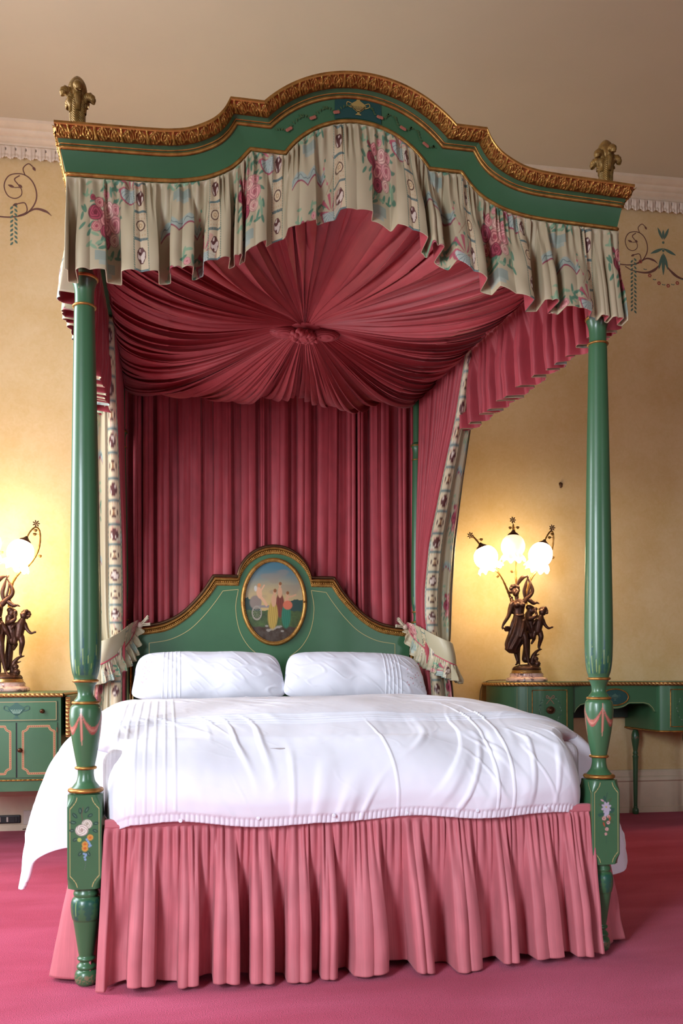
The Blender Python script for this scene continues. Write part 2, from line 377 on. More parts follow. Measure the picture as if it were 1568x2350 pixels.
def chintz(u, v):
    TW, TH = .40, .46
    row = np.floor(v / TH); u0 = u
    x = np.mod(u, TW); y = np.mod(v, TH)
    c = np.ones(np.shape(x) + (3,)) * np.array([.43, .37, .235])
    # bouquets, one per tile, raised half a tile in every other column
    col = np.floor(u / TW); yb = np.mod(v + (col % 2) * .25, TH)
    for lx, ly, la in LV:
        c = mixc(c, disc(x, yb, .19 + lx, .17 + ly, .017, .0055, la), (.085, .20, .125) if (int(lx * 999) % 3) else (.21, .33, .20))
    P = [((.58, .25, .22), (.33, .06, .08)), ((.68, .44, .35), (.46, .18, .17)), ((.36, .06, .09), (.16, .02, .035)), ((.66, .33, .30), (.43, .12, .14))]
    for k, (rx, ry, rr) in enumerate(BQ):
        a, b = P[(k * 3) % 4]; c = rose(c, x, yb, .19 + rx, .17 + ry, rr * .95, a, b)
    # urn foot, blue swag with a maroon edge, fan palmette
    c = mixc(c, ((np.abs(x - .19) < .045) & (yb > .028) & (yb < .060)).astype(float) * .8, (.22, .30, .26))
    c = mixc(c, ((np.abs(x - .19) < .03) & (yb > .014) & (yb < .030)).astype(float) * .8, (.30, .36, .31))
    sw = .37 + .030 * np.abs(np.sin((x - .07) / .20 * PI * 2)) + .25 * (np.clip(x, .07, .31) - .19) ** 2
    inb = ((x > .07) & (x < .29)).astype(float)
    d = yb - sw
    c = mixc(c, inb * (sm(0, .004, d) - sm(.030, .034, d)) * .75, (.27, .37, .34))
    c = mixc(c, inb * (1 - sm(.0022, .0042, np.abs(d))), (.26, .05, .08))
    c = mixc(c, inb * (1 - sm(.0008, .002, np.abs(d - .018 - .005 * np.sin(x * 160)))), (.08, .12, .12))
    px, py = .325, np.mod(yb - .22, TH)
    th = np.arctan2(py - .06, x - px); rr = np.hypot(x - px, py - .06)
    pet = (np.abs(np.sin(th * 4.5)) > .80).astype(float) * (rr < .062) * (rr > .010) * (py > .055)
    c = mixc(c, pet * .9, (.40, .07, .11))
    fan = ((rr < .052) & (py < .06)).astype(float); c = mixc(c, fan * .75, (.36, .45, .42))
    c = mixc(c, fan * (np.abs(np.sin(th * 9)) < .28) * .8, (.07, .14, .14))
    c = mixc(c, ((np.abs(rr - .052) < .003) & (py < .062)).astype(float), (.33, .07, .10))
    # thin vine
    for k in (0, 1):
        vx = .315 + .03 * np.sin(yb * 26 + k * PI)
        c = mixc(c, (np.abs(x - vx) < .0016).astype(float) * (yb > .34) * .8, (.30, .16, .10))
    for q in range(6):
        c = mixc(c, disc(x, yb, .315 + .03 * math.sin((.35 + q * .025) * 26), .35 + q * .025, .005), (.45, .12, .14) if q % 2 else (.10, .22, .14))
    # medallion stripe
    sx = x - .370; ys = np.mod(v, .10); kk = np.floor(v / .10)
    ins = (np.abs(sx) < .027).astype(float)
    c = mixc(c, ins * .5, (.63, .50, .32))
    c = mixc(c, ins * (np.abs(ys - .0) < .0045) + ins * (np.abs(ys - .10) < .0045), (.10, .16, .15))
    odd = (kk % 2 == 0)
    octo = np.maximum(np.maximum(np.abs(sx) / .0185, np.abs(ys - .05) / .026), (np.abs(sx) / .0185 + np.abs(ys - .05) / .026) / 1.35)
    c = mixc(c, ((octo < 1) & odd).astype(float), (.095, .030, .026))
    fig = noise2(x * 1.0 + kk * 3.7, v, 5, 110, 90)
    c = mixc(c, ((octo < .86) & odd & (fig > .05)).astype(float) * .95, (.62, .52, .43))
    rr = np.hypot(sx, ys - .05); th = np.arctan2(ys - .05, sx)
    c = mixc(c, ((np.abs(rr - .0175) < .0022) & ~odd).astype(float), (.085, .035, .025))
    c = mixc(c, ((rr < .0125 + .002 * np.cos(6 * th)) & ~odd).astype(float) * .8, (.62, .47, .27))
    c = mixc(c, ((np.abs(rr - .006) < .001) & ~odd).astype(float), (.25, .12, .05))
    fil = (np.abs(np.sin(sx * 260) * np.cos(ys * 210)) > .80) & (rr > .023) & (np.abs(sx) < .022) & ~odd
    c = mixc(c, fil.astype(float) * .6, (.42, .22, .10))
    for e in (-.0285, .0285):
        c = mixc(c, ((np.abs(sx - e) < .0022) & (np.mod(v + sx, .008) < .0055)).astype(float), (.11, .17, .12))
    return c

# ================================================================== THE ROOM
WA = math.radians(-2.118)
WU = np.array([math.cos(WA), math.sin(WA)]); WN = np.array([-math.sin(WA), math.cos(WA)])
WP = np.array([0.0, 2.840])
def wf(u, d, z):
    """wall frame: u along the back wall, d metres out from it into the room"""
    p = WP + WU * u - WN * d; return (float(p[0]), float(p[1]), z)
room = dict(u0=-3.1, u1=5.2, z1=4.20)
def struct(o, lab=None):
    o['kind'] = 'structure'
    if lab: o['label'] = lab
    return o
CE = 4.205
struct(MB().box((-3.2, -6.2, -.1), (5.6, 3.4, 0)).build('floor', M['carpet'], smooth=False), 'rose red fitted carpet floor')
struct(MB().box((-3.2, -6.2, CE), (5.6, 3.4, CE + .1)).build('ceiling', M['ceiling'], smooth=False), 'plain buff plaster ceiling')
wb = struct(MB().box((-2.1, 0, 0), (5.3, .12, CE)).build('wall_back', M['wall'], smooth=False, loc=(WP[0], WP[1], 0)), 'sponged yellow cream wall behind the bed')
wb.rotation_euler = (0, 0, WA)
struct(MB().box((-2.10, -6.2, 0), (-1.98, 3.1, CE)).build('wall_left', M['wall'], smooth=False), 'cream wall to the left')
struct(MB().box((5.1, -6.2, 0), (5.22, 2.9, CE)).build('wall_right', M['wall_far'], smooth=False), 'unseen wall to the right, darkened brown to cut bounced light')
struct(MB().box((-2.10, -6.2, 0), (5.22, -6.08, CE)).build('wall_front', M['wall_far'], smooth=False), 'unseen wall behind the camera, darkened brown to cut bounced light')

def extrude_profile(name, prof, mt, u0=-1.98, u1=5.15, lab=None):
    """prof: (depth from the wall, height) pairs run along the back wall"""
    prof = np.array(prof, float); G = np.zeros((2, len(prof), 3))
    for k, uu in enumerate((u0, u1)):
        G[k, :, 0] = uu; G[k, :, 1] = -prof[:, 0]; G[k, :, 2] = prof[:, 1]
    o = MB().grid(G).build(name, mt, smooth=True, auto=25, loc=(WP[0], WP[1], 0)); o.rotation_euler = (0, 0, WA)
    return struct(o, lab)
extrude_profile('trim_1', [(0, 4.10), (.02, 4.105), (.028, 4.118), (.028, 4.13), (.04, 4.134), (.05, 4.142), (.052, 4.15), (.062, 4.152), (.075, 4.158), (.085, 4.166), (.088, 4.172), (.10, 4.174), (.115, 4.178), (.125, 4.186), (.135, 4.19), (.14, 4.205), (.0, 4.205)], M['trim'], lab='cream stepped plaster ceiling cornice')
# carved leaf band under the cornice
us = np.linspace(-1.0, 5.2, 2600); ts = np.linspace(0, 1, 16); Ug, Tg = np.meshgrid(us, ts, indexing='ij')
per = .058; ph = np.mod(Ug, per) / per
lobe = np.abs(ph - .5) * 2
zb = 4.022 + .016 * lobe + .004 * np.abs(np.sin(ph * PI * 4))
Zg = 4.106 + (zb - 4.106) * Tg
Dg = .012 + .022 * (1 - Tg) * .6 + .010 * (1 - lobe) * np.sin(np.pi * Tg) + .005 * np.abs(np.sin(ph * PI * 3)) * Tg + .012 * sm(.6, .95, Tg)
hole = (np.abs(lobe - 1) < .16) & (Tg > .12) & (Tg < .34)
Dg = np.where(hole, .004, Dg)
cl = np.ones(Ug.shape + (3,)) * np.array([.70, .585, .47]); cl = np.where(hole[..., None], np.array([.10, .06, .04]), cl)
o = MB().grid(np.stack([Ug, -Dg, Zg], -1), col=cl).build('trim_2', M['leafband'], loc=(WP[0], WP[1], 0)); o.rotation_euler = (0, 0, WA)
struct(solidify(o, .006), 'carved acanthus leaf plaster band')
extrude_profile('baseboard_back', [(0, .285), (.012, .283), (.020, .27), (.020, .245), (.032, .235), (.036, .215), (.024, .205), (.024, .04), (.032, .035), (.034, .0), (0, 0)], M['trim'], lab='tall cream moulded skirting board')

# painted stencils on the wall
def strip2(mb, P, wds, col, y=-.0012):
    P = np.asarray(P, float); T = np.gradient(P, axis=0); T /= np.linalg.norm(T, axis=1)[:, None] + 1e-9
    Nn = np.stack([-T[:, 1], T[:, 0]], 1); wds = np.broadcast_to(np.asarray(wds, float), (len(P),))[:, None]
    A = P + Nn * wds; B = P - Nn * wds
    G = np.zeros((len(P), 2, 3)); G[:, 0, 0] = A[:, 0]; G[:, 0, 2] = A[:, 1]; G[:, 1, 0] = B[:, 0]; G[:, 1, 2] = B[:, 1]; G[..., 1] = y
    mb.grid(G, col=np.broadcast_to(np.asarray(col), G.shape))
def leaf2(mb, x, z, l, wd, a, col, y=-.0014):
    t = np.linspace(0, 1, 9); P = np.stack([x + l * t * math.cos(a), z + l * t * math.sin(a)], 1)
    strip2(mb, P, wd * np.sin(PI * np.clip(t, .02, .98)) ** .8 + 1e-4, col, y)
def spiral(cx, cz, r0, r1, a0, a1, n=40):
    a = np.linspace(a0, a1, n); r = np.linspace(r0, r1, n); return np.stack([cx + r * np.cos(a), cz + r * np.sin(a)], 1)
UMB = (.16, .07, .055); GRN = (.09, .17, .13); RED = (.36, .08, .06)
def scroll(mb, cx, cz, s=1.0, mx=1):
    def X(P): P = np.array(P, float); P[:, 0] *= mx; return P * s + [cx, cz]
    body = catmull([(-.24, -.13), (-.15, -.15), (-.06, -.148), (.02, -.12), (.07, -.05), (.075, .02), (.045, .085), (-.01, .115), (-.08, .10), (-.11, .04), (-.09, -.02), (-.045, -.035), (-.01, -.01), (-.015, .03), (-.05, .03)], 10)
    strip2(mb, X(body), np.linspace(.0045, .0025, len(body)) * s, UMB)
    strip2(mb, X(catmull([(.01, .11), (.0, .15), (.03, .18), (.055, .165)], 8)), .003 * s, UMB)
    strip2(mb, X(catmull([(-.02, .105), (-.05, .08), (-.03, .05)], 8)), .0035 * s, UMB)
    strip2(mb, X(catmull([(-.03, -.14), (.02, -.11), (.01, -.06), (-.03, -.065)], 8)), .0035 * s, UMB)
    strip2(mb, X(catmull([(.01, -.125), (.07, -.09), (.13, -.10), (.165, -.125)], 8)), np.r_[np.linspace(.003, .008, 15), np.linspace(.008, .001, 10)] * s, UMB)
    for (a, b, l, an) in ((-.05, .03, .04, 2.8), (.055, .165, .03, -1.0), (-.03, .05, .03, -.6), (-.03, -.065, .035, 3.6)):
        leaf2(mb, cx + a * s * mx, cz + b * s, l * s, .008 * s, an if mx > 0 else PI - an, UMB)
def vine_drop(mb, x, z0, z1):
    z = z0; k = 0
    while z > z1:
        sg = -1 if k % 2 else 1
        leaf2(mb, x + sg * .004, z, .026, .006, -PI / 2 + sg * .7, GRN); z -= .0135; k += 1
def stencil(name, mb, lab):
    o = mb.build(name, M['paint'], wb, smooth=False); o['label'] = lab; return o
mb = MB(); scroll(mb, -.60, 3.84, 1.0); vine_drop(mb, -.655, 3.77, 3.53)
stencil('painted_scroll', mb, 'painted brown scroll with hanging green vine')
mb = MB(); scroll(mb, 3.365, 3.80, .85); vine_drop(mb, 3.33, 3.72, 3.36)
strip2(mb, catmull([(3.27, 3.66), (3.33, 3.635), (3.42, 3.628), (3.48, 3.65), (3.53, 3.70)], 10), np.r_[np.full(10, .003), np.linspace(.003, .009, 20), np.linspace(.009, .001, 11)], UMB)
strip2(mb, catmull([(3.555, 3.70), (3.60, 3.65), (3.66, 3.61), (3.76, 3.59)], 10), np.r_[np.linspace(.001, .009, 15), np.linspace(.009, .003, 16)], UMB)
stencil('painted_scroll', mb, 'painted scroll and curved stems')
mb = MB()
for (a, z, l, wd, an) in ((3.545, 3.865, .06, .008, PI / 2), (3.54, 3.86, .085, .009, PI / 2 + .42), (3.55, 3.86, .085, .009, PI / 2 - .42), (3.545, 3.80, .10, .010, PI + .42), (3.545, 3.80, .10, .010, -.42),
                          (3.545, 3.77, .15, .011, -PI / 2), (3.538, 3.76, .105, .009, -PI / 2 - .25), (3.552, 3.76, .105, .009, -PI / 2 + .25)):
    leaf2(mb, a, z, l, wd, an, GRN)
for z in (3.84, 3.785): mb.ball((3.545, -.001, z), (.009, .001, .009), 10, 6, col=GRN)
stencil('painted_tulip', mb, 'painted green tulip ornament')
mb = MB()
for k, t in enumerate(np.linspace(0, 1, 13)):
    x = 3.38 + t * .40; z = 3.70 - .15 * math.sin(PI * min(t * 1.05, 1)) ** .8
    if k % 2 == 0:
        for q in range(6): mb.ball((x + .009 * math.cos(q * PI / 3), -.001, z + .009 * math.sin(q * PI / 3)), (.005, .001, .005), 8, 5, col=RED)
    else: leaf2(mb, x, z, .014, .003, .3, GRN); leaf2(mb, x, z, -.014, .003, -.5, GRN)
stencil('painted_garland', mb, 'painted red flower garland')

# socket plates on the skirting, hook on the wall
sk = empty('power_socket', wf(-.70, .027, .045), WA, 'black double switch socket on the skirting under the left cabinet', 'socket')
bevel(MB().box((-.10, -.012, 0), (.08, 0, .05)).build('plate', M['black'], sk, smooth=False), .008, 4)
for x in (-.045, .0): rbox('switch', (x, -.018, .010), (x + .012, -.011, .040), M['white'], sk)
for x in (-.095, .045): rbox('socket_face', (x, -.016, .010), (x + .022, -.011, .040), M['black'], sk)
s2 = empty('power_socket', wf(-.555, .027, .035), WA, 'white socket plate on the skirting beside the black switches', 'socket')
bevel(MB().box((-.05, -.010, 0), (.07, 0, .085)).build('plate', M['white'], s2, smooth=False), .003)
rbox('switch', (.0, -.016, .02), (.03, -.009, .06), M['white'], s2)
hk = empty('wall_hook', wf(2.807, .0, 2.160), WA, 'tiny dark brass hook on the bare wall above the right lamp', 'hook')
MB().tube([(0, -.001, .03), (0, -.012, .024), (0, -.016, .010), (0, -.008, 0)], [.010, .012, .009, .005], 10).build('plate', M['antique'], hk)

# ================================================================== THE BED
W, L = 1.676, 2.224
HX = W / 2
bed = empty('four_poster_bed', (0, 0, 0), 0, 'green painted four poster bed with gilded arched canopy cornice and turned posts', 'bed')

def post_paint(T, Z, zf, zs):
    """painted lacquer: reeds above the lower ring (base at zf), drapery swags on the vase (top at zs)"""
    c = np.ones(T.shape + (3,)) * np.array(GREEN)
    n = 7
    for k in range(3):
        ph = np.mod(T / (2 * PI) * n + k * .37, 1) - .5
        h = (.085, .13, .055)[k]; zz = (Z - zf) / h
        wd = .16 * np.clip(1 - zz, 0, 1) ** .7 * (1 + .25 * np.sin(zz * 40 + k))
        m_ = (np.abs(ph + .06 * np.sin(zz * 5 + k)) < wd) & (zz > 0) & (zz < 1)
        c = mixc(c, m_.astype(float) * .85, ((.012, .085, .060), (.010, .075, .075), (.05, .16, .05))[k])
        ln = (np.abs(ph - .12 * zz ** 2) < .018) & (zz > 0) & (zz < .7)
        c = mixc(c, ln.astype(float), (.24, .34, .10))
    n = 4; ph = np.mod(T / (2 * PI) * n + .13, 1) - .5
    ctr = np.abs(ph)
    sag = zs - .062 + .045 * (ctr / .5) ** 2.0
    for j, o_ in enumerate((0, .008, .016)):
        m_ = 1 - sm(.0028, .0045, np.abs(Z - sag + o_ * (1 - (ctr / .5) ** 2)))
        c = mixc(c, m_ * (Z > zs - .14), ((.42, .12, .085), (.52, .21, .15), (.33, .075, .06))[j])
    pend = .5 - ctr; tz = (zs - Z)
    wd = (.014 + .055 * sm(0, .07, tz) - .045 * sm(.075, .115, tz)) * (tz > .004) * (tz < .115)
    m_ = (pend < wd).astype(float)
    c = mixc(c, m_, (.40, .125, .085)); c = mixc(c, m_ * (np.sin(pend * 300) > .3), (.56, .27, .19))
    return c
RW = [(.0001, 0), (.022, 0), (.030, .006), (.0345, .018), (.0345, .032), (.030, .043), (.024, .048), (.028, .051), (.029, .057), (.025, .063), (.021, .068), (.020, .073), (.026, .077), (.027, .082), (.022, .088), (.024, .10), (.030, .14), (.0375, .190), (.0385, .1985), (.0405, .200), (.044, .215), (.0455, .232), (.0445, .25), (.040, .262), (.034, .268), (.037, .272), (.037, .280), (.034, .287), (.034, .298)]
def chamfer_block(z0, z1, h, end, cend, colfn):
    """square block, its corners scooped away towards both ends"""
    zs_ = np.r_[np.linspace(z0, z0 + end, 14), np.linspace(z0 + end, z1 - end, 110)[1:-1], np.linspace(z1 - end, z1, 14)]
    rows = []
    for z in zs_:
        e = min(z - z0, z1 - z); t = np.clip(1 - e / end, 0, 1)
        c = .003 + (cend - .003) * (1 - math.sqrt(max(0, 1 - t * t)) if False else math.sin(t * PI / 2) ** 1.0 if t > 0 else 0)
        pts = []
        for q in range(4):
            a = q * PI / 2; ca, sa = math.cos(a), math.sin(a)
            for x in np.linspace(-h + c, h - c, 56): pts.append((x * ca + h * sa, x * sa - h * ca))
        rows.append([(p[0], p[1], z) for p in pts])
    G = np.array(rows); X = G[..., 0]; Y = G[..., 1]; Z = G[..., 2]
    b = MB().grid(G, cv=True, flip=True, col=colfn(X, Y, Z))
    for zz, up in ((z0, 0), (z1, 1)):
        r_ = G[0 if up == 0 else -1]; n0 = b.n; b.add(np.vstack([r_, r_.mean(0)[None]]), np.zeros((0, 4)), GREEN); k = len(r_)
        F = [(n0 + k, n0 + i, n0 + (i + 1) % k, n0 + (i + 1) % k) if up else (n0 + k, n0 + (i + 1) % k, n0 + i, n0 + i) for i in range(k)]
        b.f.append(np.array(F)); b.mi.append(np.zeros(len(F), int))
    return b
def panel_lines(c, x, z, z0, z1, h, end):
    """thin gilt line following the scooped panel outline"""
    e = np.minimum(z - z0, z1 - z); t = np.clip(1 - (e - .006) / end, 0, 1)
    hw = h - .0085 - .020 * np.sin(t * PI / 2)
    m_ = ((np.abs(np.abs(x) - hw) < .0013) & (e > .0065)) | ((np.abs(e - .0065) < .0012) & (np.abs(x) < hw)) | ((np.abs(e - .006 - end * .98) < .001) & (np.abs(x) > h - .011) & (np.abs(x) < h - .0085))
    return mixc(c, m_.astype(float), (.46, .38, .15))
def flowers_left(c, x, z, zc):
    for (a, b, l, an) in ((-.012, .062, .016, 1.6), (.002, .065, .018, 1.0), (-.022, .05, .017, 2.3), (.010, .052, .014, .5), (-.025, .035, .016, 3.0), (.026, .03, .014, .2), (.024, .012, .014, -.4), (-.02, -.012, .014, 3.6), (-.008, -.052, .014, 4.0), (.008, -.052, .014, 5.2), (-.03, .012, .012, 3.1)):
        c = mixc(c, disc(x, z, a + .5 * l * math.cos(an), zc + b + .5 * l * math.sin(an), l * .6, .0050, an), (.010, .055, .036))
        c = mixc(c, disc(x, z, a + .5 * l * math.cos(an), zc + b + .5 * l * math.sin(an), l * .35, .0011, an), (.10, .22, .14))
    c = mixc(c, seg(x, z, [(-.004, zc + .08), (-.008, zc + .06), (-.004, zc + .03)], .0009), (.12, .06, .05))
    c = rose(c, x, z, .007, zc + .030, .0145, (.62, .60, .50), (.36, .33, .24)); c = rose(c, x, z, -.008, zc + .012, .0175, (.68, .64, .55), (.38, .30, .25))
    for (a, b, r) in ((.016, -.010, .009), (.001, -.030, .009), (.001, -.042, .0095)):
        th = np.arctan2(z - zc - b, x - a); c = mixc(c, disc(x, z, a, zc + b, r * 1.0) * (.6 + .4 * (np.sin(th * 9) > -.3)), (.62, .30, .05)); c = mixc(c, disc(x, z, a, zc + b, r * .42), (.50, .11, .02))
    for (a, b) in ((.010, -.022), (.014, -.028), (.017, -.034), (.013, -.036), (.006, -.016), (-.002, -.058), (.003, -.063), (.0, -.068), (.002, -.075), (.004, -.06)):
        c = mixc(c, disc(x, z, a, zc + b, .0034), (.20, .33, .50))
    for q in range(5): c = mixc(c, disc(x, z, .001 + .002 * math.sin(q), zc - .080 - q * .006, .0014), (.10, .14, .12))
    return mixc(c, disc(x, z, -.015, zc - .016, .006), (.35, .45, .10))
def flowers_right(c, x, z, zc):
    for q in range(16):
        an = q * 2.399; a = .019 * math.cos(an); b = .02 + .035 * math.sin(an) - (q % 3) * .01
        c = mixc(c, disc(x, z, a, zc + b, .012, .0045, an), (.05, .11, .045) if q % 2 else (.020, .085, .055))
    c = mixc(c, seg(x, z, [(.004, zc + .075), (-.001, zc + .055), (.002, zc + .03)], .0012), (.02, .08, .05))
    for q in range(8):
        an = q * PI / 4 + .3; c = mixc(c, disc(x, z, .009 * math.cos(an), zc + .026 + .011 * math.sin(an), .0095, .0045, an), (.42, .38, .46)); 
    c = mixc(c, disc(x, z, .0, zc + .028, .003), (.45, .35, .05))
    for (a, b) in ((-.003, .002), (.006, .008)): c = mixc(c, disc(x, z, a, zc + b, .010, .0045, 1.3), (.42, .40, .50))
    c = mixc(c, disc(x, z, -.014, zc + .050, .007, .003, 2.6), (.48, .28, .33))
    for (a, b, r) in ((-.008, -.010, .0075), (.008, -.004, .006), (.007, -.024, .0065), (.002, -.046, .0065), (-.002, -.062, .005)):
        c = rose(c, x, z, a, zc + b, r, (.58, .40, .36), (.38, .09, .06))
    for (a, b, an) in ((-.008, -.030, 1.9), (.013, -.012, 1.3)): c = mixc(c, disc(x, z, a, zc + b, .008, .003, an), (.36, .07, .03))
    for q in range(4): c = mixc(c, disc(x, z, 0, zc - .072 - q * .006, .0013), (.02, .08, .05))
    return c
def ring(parent, x, y, z, R, r, name='gilt_ring'):
    a = np.linspace(-PI / 2, PI / 2, 9)
    prof = [(R - r * .8 + r * math.cos(t), z + r * .85 * math.sin(t)) for t in a]
    prof = [(R - r * 1.6, z - r * .85)] + prof + [(R - r * 1.6, z + r * .85)]
    return MB().lathe(prof, (x, y, 0), 56, caps=False).build(name, M['gold'], parent)
def fine(prof, step=.0035):
    P = catmull(prof, 6); d = np.concatenate([[0], np.cumsum(np.linalg.norm(np.diff(P, axis=0), axis=1))])
    n = int(d[-1] / step) + 2; t = np.linspace(0, d[-1], n); return np.stack([np.interp(t, d, P[:, 0]), np.interp(t, d, P[:, 1])], 1)
def front_post(x, left):
    p = empty('post', (x, 0, 0)); p.parent = bed
    p['label'] = 'front post with white roses on its square block' if left else 'front post with lilac flowers on its square block'
    def legcol(T, Z):
        c = np.ones(T.shape + (3,)) * np.array(GREEN)
        ph = np.mod(T / (2 * PI) * 7, 1) - .5; zz = (.258 - Z) / .055
        m_ = (np.abs(ph) < .42 * (1 - zz * .6) * (1 + .3 * np.sin(zz * 22))) & (zz > -.1) & (zz < 1)
        c = mixc(c, m_.astype(float) * .8, (.010, .085, .065)); c = mixc(c, ((np.abs(ph) < .03) & (zz > 0) & (zz < .8)).astype(float), (.22, .33, .12))
        return mixc(c, ((Z > .012) & (Z < .035) & (noise2(T * 9, Z * 300, 3) > .1)).astype(float) * .6, (.30, .16, .10))
    MB().lathe(fine(RW[1:]), (0, 0, 0), 96, colfn=legcol).build('foot', M['green_p'], p)
    def blk(X, Y, Z):
        c = np.ones(X.shape + (3,)) * np.array(GREEN)
        fr = Y < -.0499
        a = panel_lines(c, X, Z, .298, .578, .05, .034); a = (flowers_left if left else flowers_right)(a, X, Z, .462)
        sd = np.abs(X) > .0499; b = panel_lines(c, Y, Z, .298, .578, .05, .034)
        return np.where(fr[..., None], a, np.where(sd[..., None], b, c))
    chamfer_block(.298, .578, .05, .034, .020, blk).build('painted_block', M['green_p'], p)
    sh = [(.040, .578), (.043, .592), (.036, .603), (.0275, .615), (.0235, .635), (.0245, .652), (.027, .664), (.034, .70), (.0415, .745), (.0465, .79), (.0475, .815), (.0445, .838), (.036, .848), (.034, .858), (.0245, .872), (.0238, .886), (.028, .902), (.033, .911), (.034, .925), (.040, .945), (.0445, .98), (.0465, 1.03), (.0468, 1.10), (.0455, 1.2), (.043, 1.35), (.0395, 1.55), (.0355, 1.78), (.0315, 1.98), (.0305, 2.035), (.0285, 2.055), (.0285, 2.085), (.031, 2.105), (.037, 2.124), (.037, 2.14), (.028, 2.15), (.024, 2.2), (.024, 2.40)]
    sh = np.array(sh); sh[:, 1] += 0
    MB().lathe(fine(sh, .004), (0, 0, 0), 110, colfn=lambda T, Z: post_paint(T, Z, .935, .838)).build('shaft', M['green_p'], p)
    for z, R, r in ((.588, .051, .0085), (.655, .0315, .0055), (.851, .0405, .0055), (.917, .0380, .0055), (2.047, .0350, .0042), (2.132, .0410, .0060)):
        ring(p, 0, 0, z, R, r)
    return p
def back_post(x, left):
    p = empty('post', (x, L, 0)); p.parent = bed
    p['label'] = 'slimmer back post at the headboard'
    MB().lathe(fine(RW[1:]), (0, 0, 0), 48).build('foot', M['green'], p)
    def blk(X, Y, Z):
        c = np.ones(X.shape + (3,)) * np.array(GREEN)
        a = panel_lines(c, X, Z, .298, 1.205, .042, .034)
        for k in range(7):
            zc = 1.02 - k * .07; a = rose(a, X, Z, .004 * (-1) ** k, zc, .012, (.33, .16, .14), (.14, .05, .05))
            a = mixc(a, disc(X, Z, -.014 * (-1) ** k, zc - .03, .013, .004, .8), (.02, .09, .06))
        return np.where((Y < -.0419)[..., None], a, c)
    chamfer_block(.298, 1.205, .042, .034, .016, blk).build('painted_block', M['green_p'], p)
    sh = [(.033, 1.205), (.034, 1.225), (.026, 1.24), (.0225, 1.262), (.025, 1.282), (.0275, 1.292), (.029, 1.305), (.034, 1.34), (.0362, 1.40), (.0365, 1.48), (.0345, 1.62), (.031, 1.85), (.0275, 2.10), (.0265, 2.17), (.025, 2.19), (.0245, 2.22), (.028, 2.245), (.034, 2.256), (.033, 2.266), (.0245, 2.275), (.0225, 2.30), (.0225, 2.56)]
    MB().lathe(fine(sh, .006), (0, 0, 0), 64, colfn=lambda T, Z: post_paint(T, Z, 1.30, -9)).build('shaft', M['green_p'], p)
    for z, R, r in ((1.232, .038, .006), (1.292, .0325, .005), (2.176, .0310, .0038), (2.258, .0375, .005)):
        ring(p, 0, 0, z, R, r)
    return p
front_post(0, True); front_post(W, False); back_post(0, True); back_post(W, False)

# rails
rbox('foot_rail', (.05, -.02, .30), (W - .05, .012, .470), M['green'], bed)
rbox('gilt_bead', (.05, -.024, .470), (W - .05, .014, .480), M['gold'], bed, .004)
for x in (-.016, W - .016): rbox('side_rail', (x, .05, .30), (x + .03, L - .05, .470), M['green'], bed)

# ---- canopy cornice: matched feature curves, bottom bead B and top gilt edge T
def feat(hb, za, zs_, xi, xo, conc, xe, ze, n=(60, 14, 60, 40)):
    """half profile from the centre outwards: arch, flat shoulder, concave sweep, flat end"""
    h = za - zs_; R = (xi * xi + h * h) / (2 * h); a = np.linspace(0, math.asin(min(1, xi / R)), n[0])
    P = [np.stack([R * np.sin(a), za - R + R * np.cos(a)], 1)]
    P.append(np.stack([np.linspace(xi, xo, n[1]), np.full(n[1], zs_)], 1)[1:])
    c = catmull(conc, 14); c = resample(c, n[2]); P.append(c[1:])
    P.append(np.stack([np.linspace(conc[-1][0], xe, n[3]), np.linspace(conc[-1][1], ze, n[3])], 1)[1:])
    P = np.vstack(P); Lh = P[::-1].copy(); Lh[:, 0] *= -1
    return np.vstack([Lh[:-1], P])
Bc = feat(0, 2.674, 2.551, .229, .338, [(.338, 2.551), (.375, 2.508), (.413, 2.478), (.48, 2.448), (.56, 2.431), (.635, 2.425)], .884, 2.418)
Tc = feat(0, 2.786, 2.662, .303, .404, [(.404, 2.662), (.425, 2.623), (.460, 2.589), (.520, 2.559), (.580, 2.546), (.655, 2.541)], .912, 2.533)
def curve_at(wt, y, ends=True):
    P = Bc * (1 - wt) + Tc * wt
    return np.stack([P[:, 0] + HX, np.full(len(P), y), P[:, 1]], 1)
def band(name, spec, mt, parent, ret=True, carved=False):
    """spec: list of (w, y, dz). front run plus returns along both sides"""
    b = MB(); rows = [curve_at(w_, y) + [0, 0, dz] for (w_, y, dz) in spec]
    G = np.array(rows); b.grid(G)
    if ret:
        for sgn, k in ((-1, 0), (1, -1)):
            E0 = G[:, k, :]; E1 = E0.copy(); E1[:, 1] = L + .03
            b.grid(np.stack([E0, E1], 1), flip=(sgn > 0) is False)
    return b
cor = empty('canopy_cornice', (0, 0, 0)); cor.parent = bed
band('fascia', [(0, .012, -.020), (0, -.046, -.020), (0, -.046, -.010), (0, -.046, 0), (.05, -.046, 0), (.66, -.050, 0), (.70, -.052, 0), (.74, -.056, 0), (.80, -.070, 0), (.84, -.078, 0), (.84, .012, 0)], M['green'], cor).build('fascia', M['green'], cor, auto=40)
def bead(name, wt, y, dz, r):
    b = MB(); P = curve_at(wt, y) + [0, 0, dz]
    E0 = P[0].copy(); E0[1] = L; E1 = P[-1].copy(); E1[1] = L
    n = 6; back0 = np.linspace(E0, P[0], n)[:-1]; back1 = np.linspace(P[-1], E1, n)[1:]
    b.tube(np.vstack([back0, P, back1]), r, 10); return b.build(name, M['gold'], cor)
bead('gilt_bead', .02, -.050, -.002, .0062); bead('gilt_bead', .66, -.053, 0, .0058); bead('gilt_bead', .70, -.056, .006, .003)
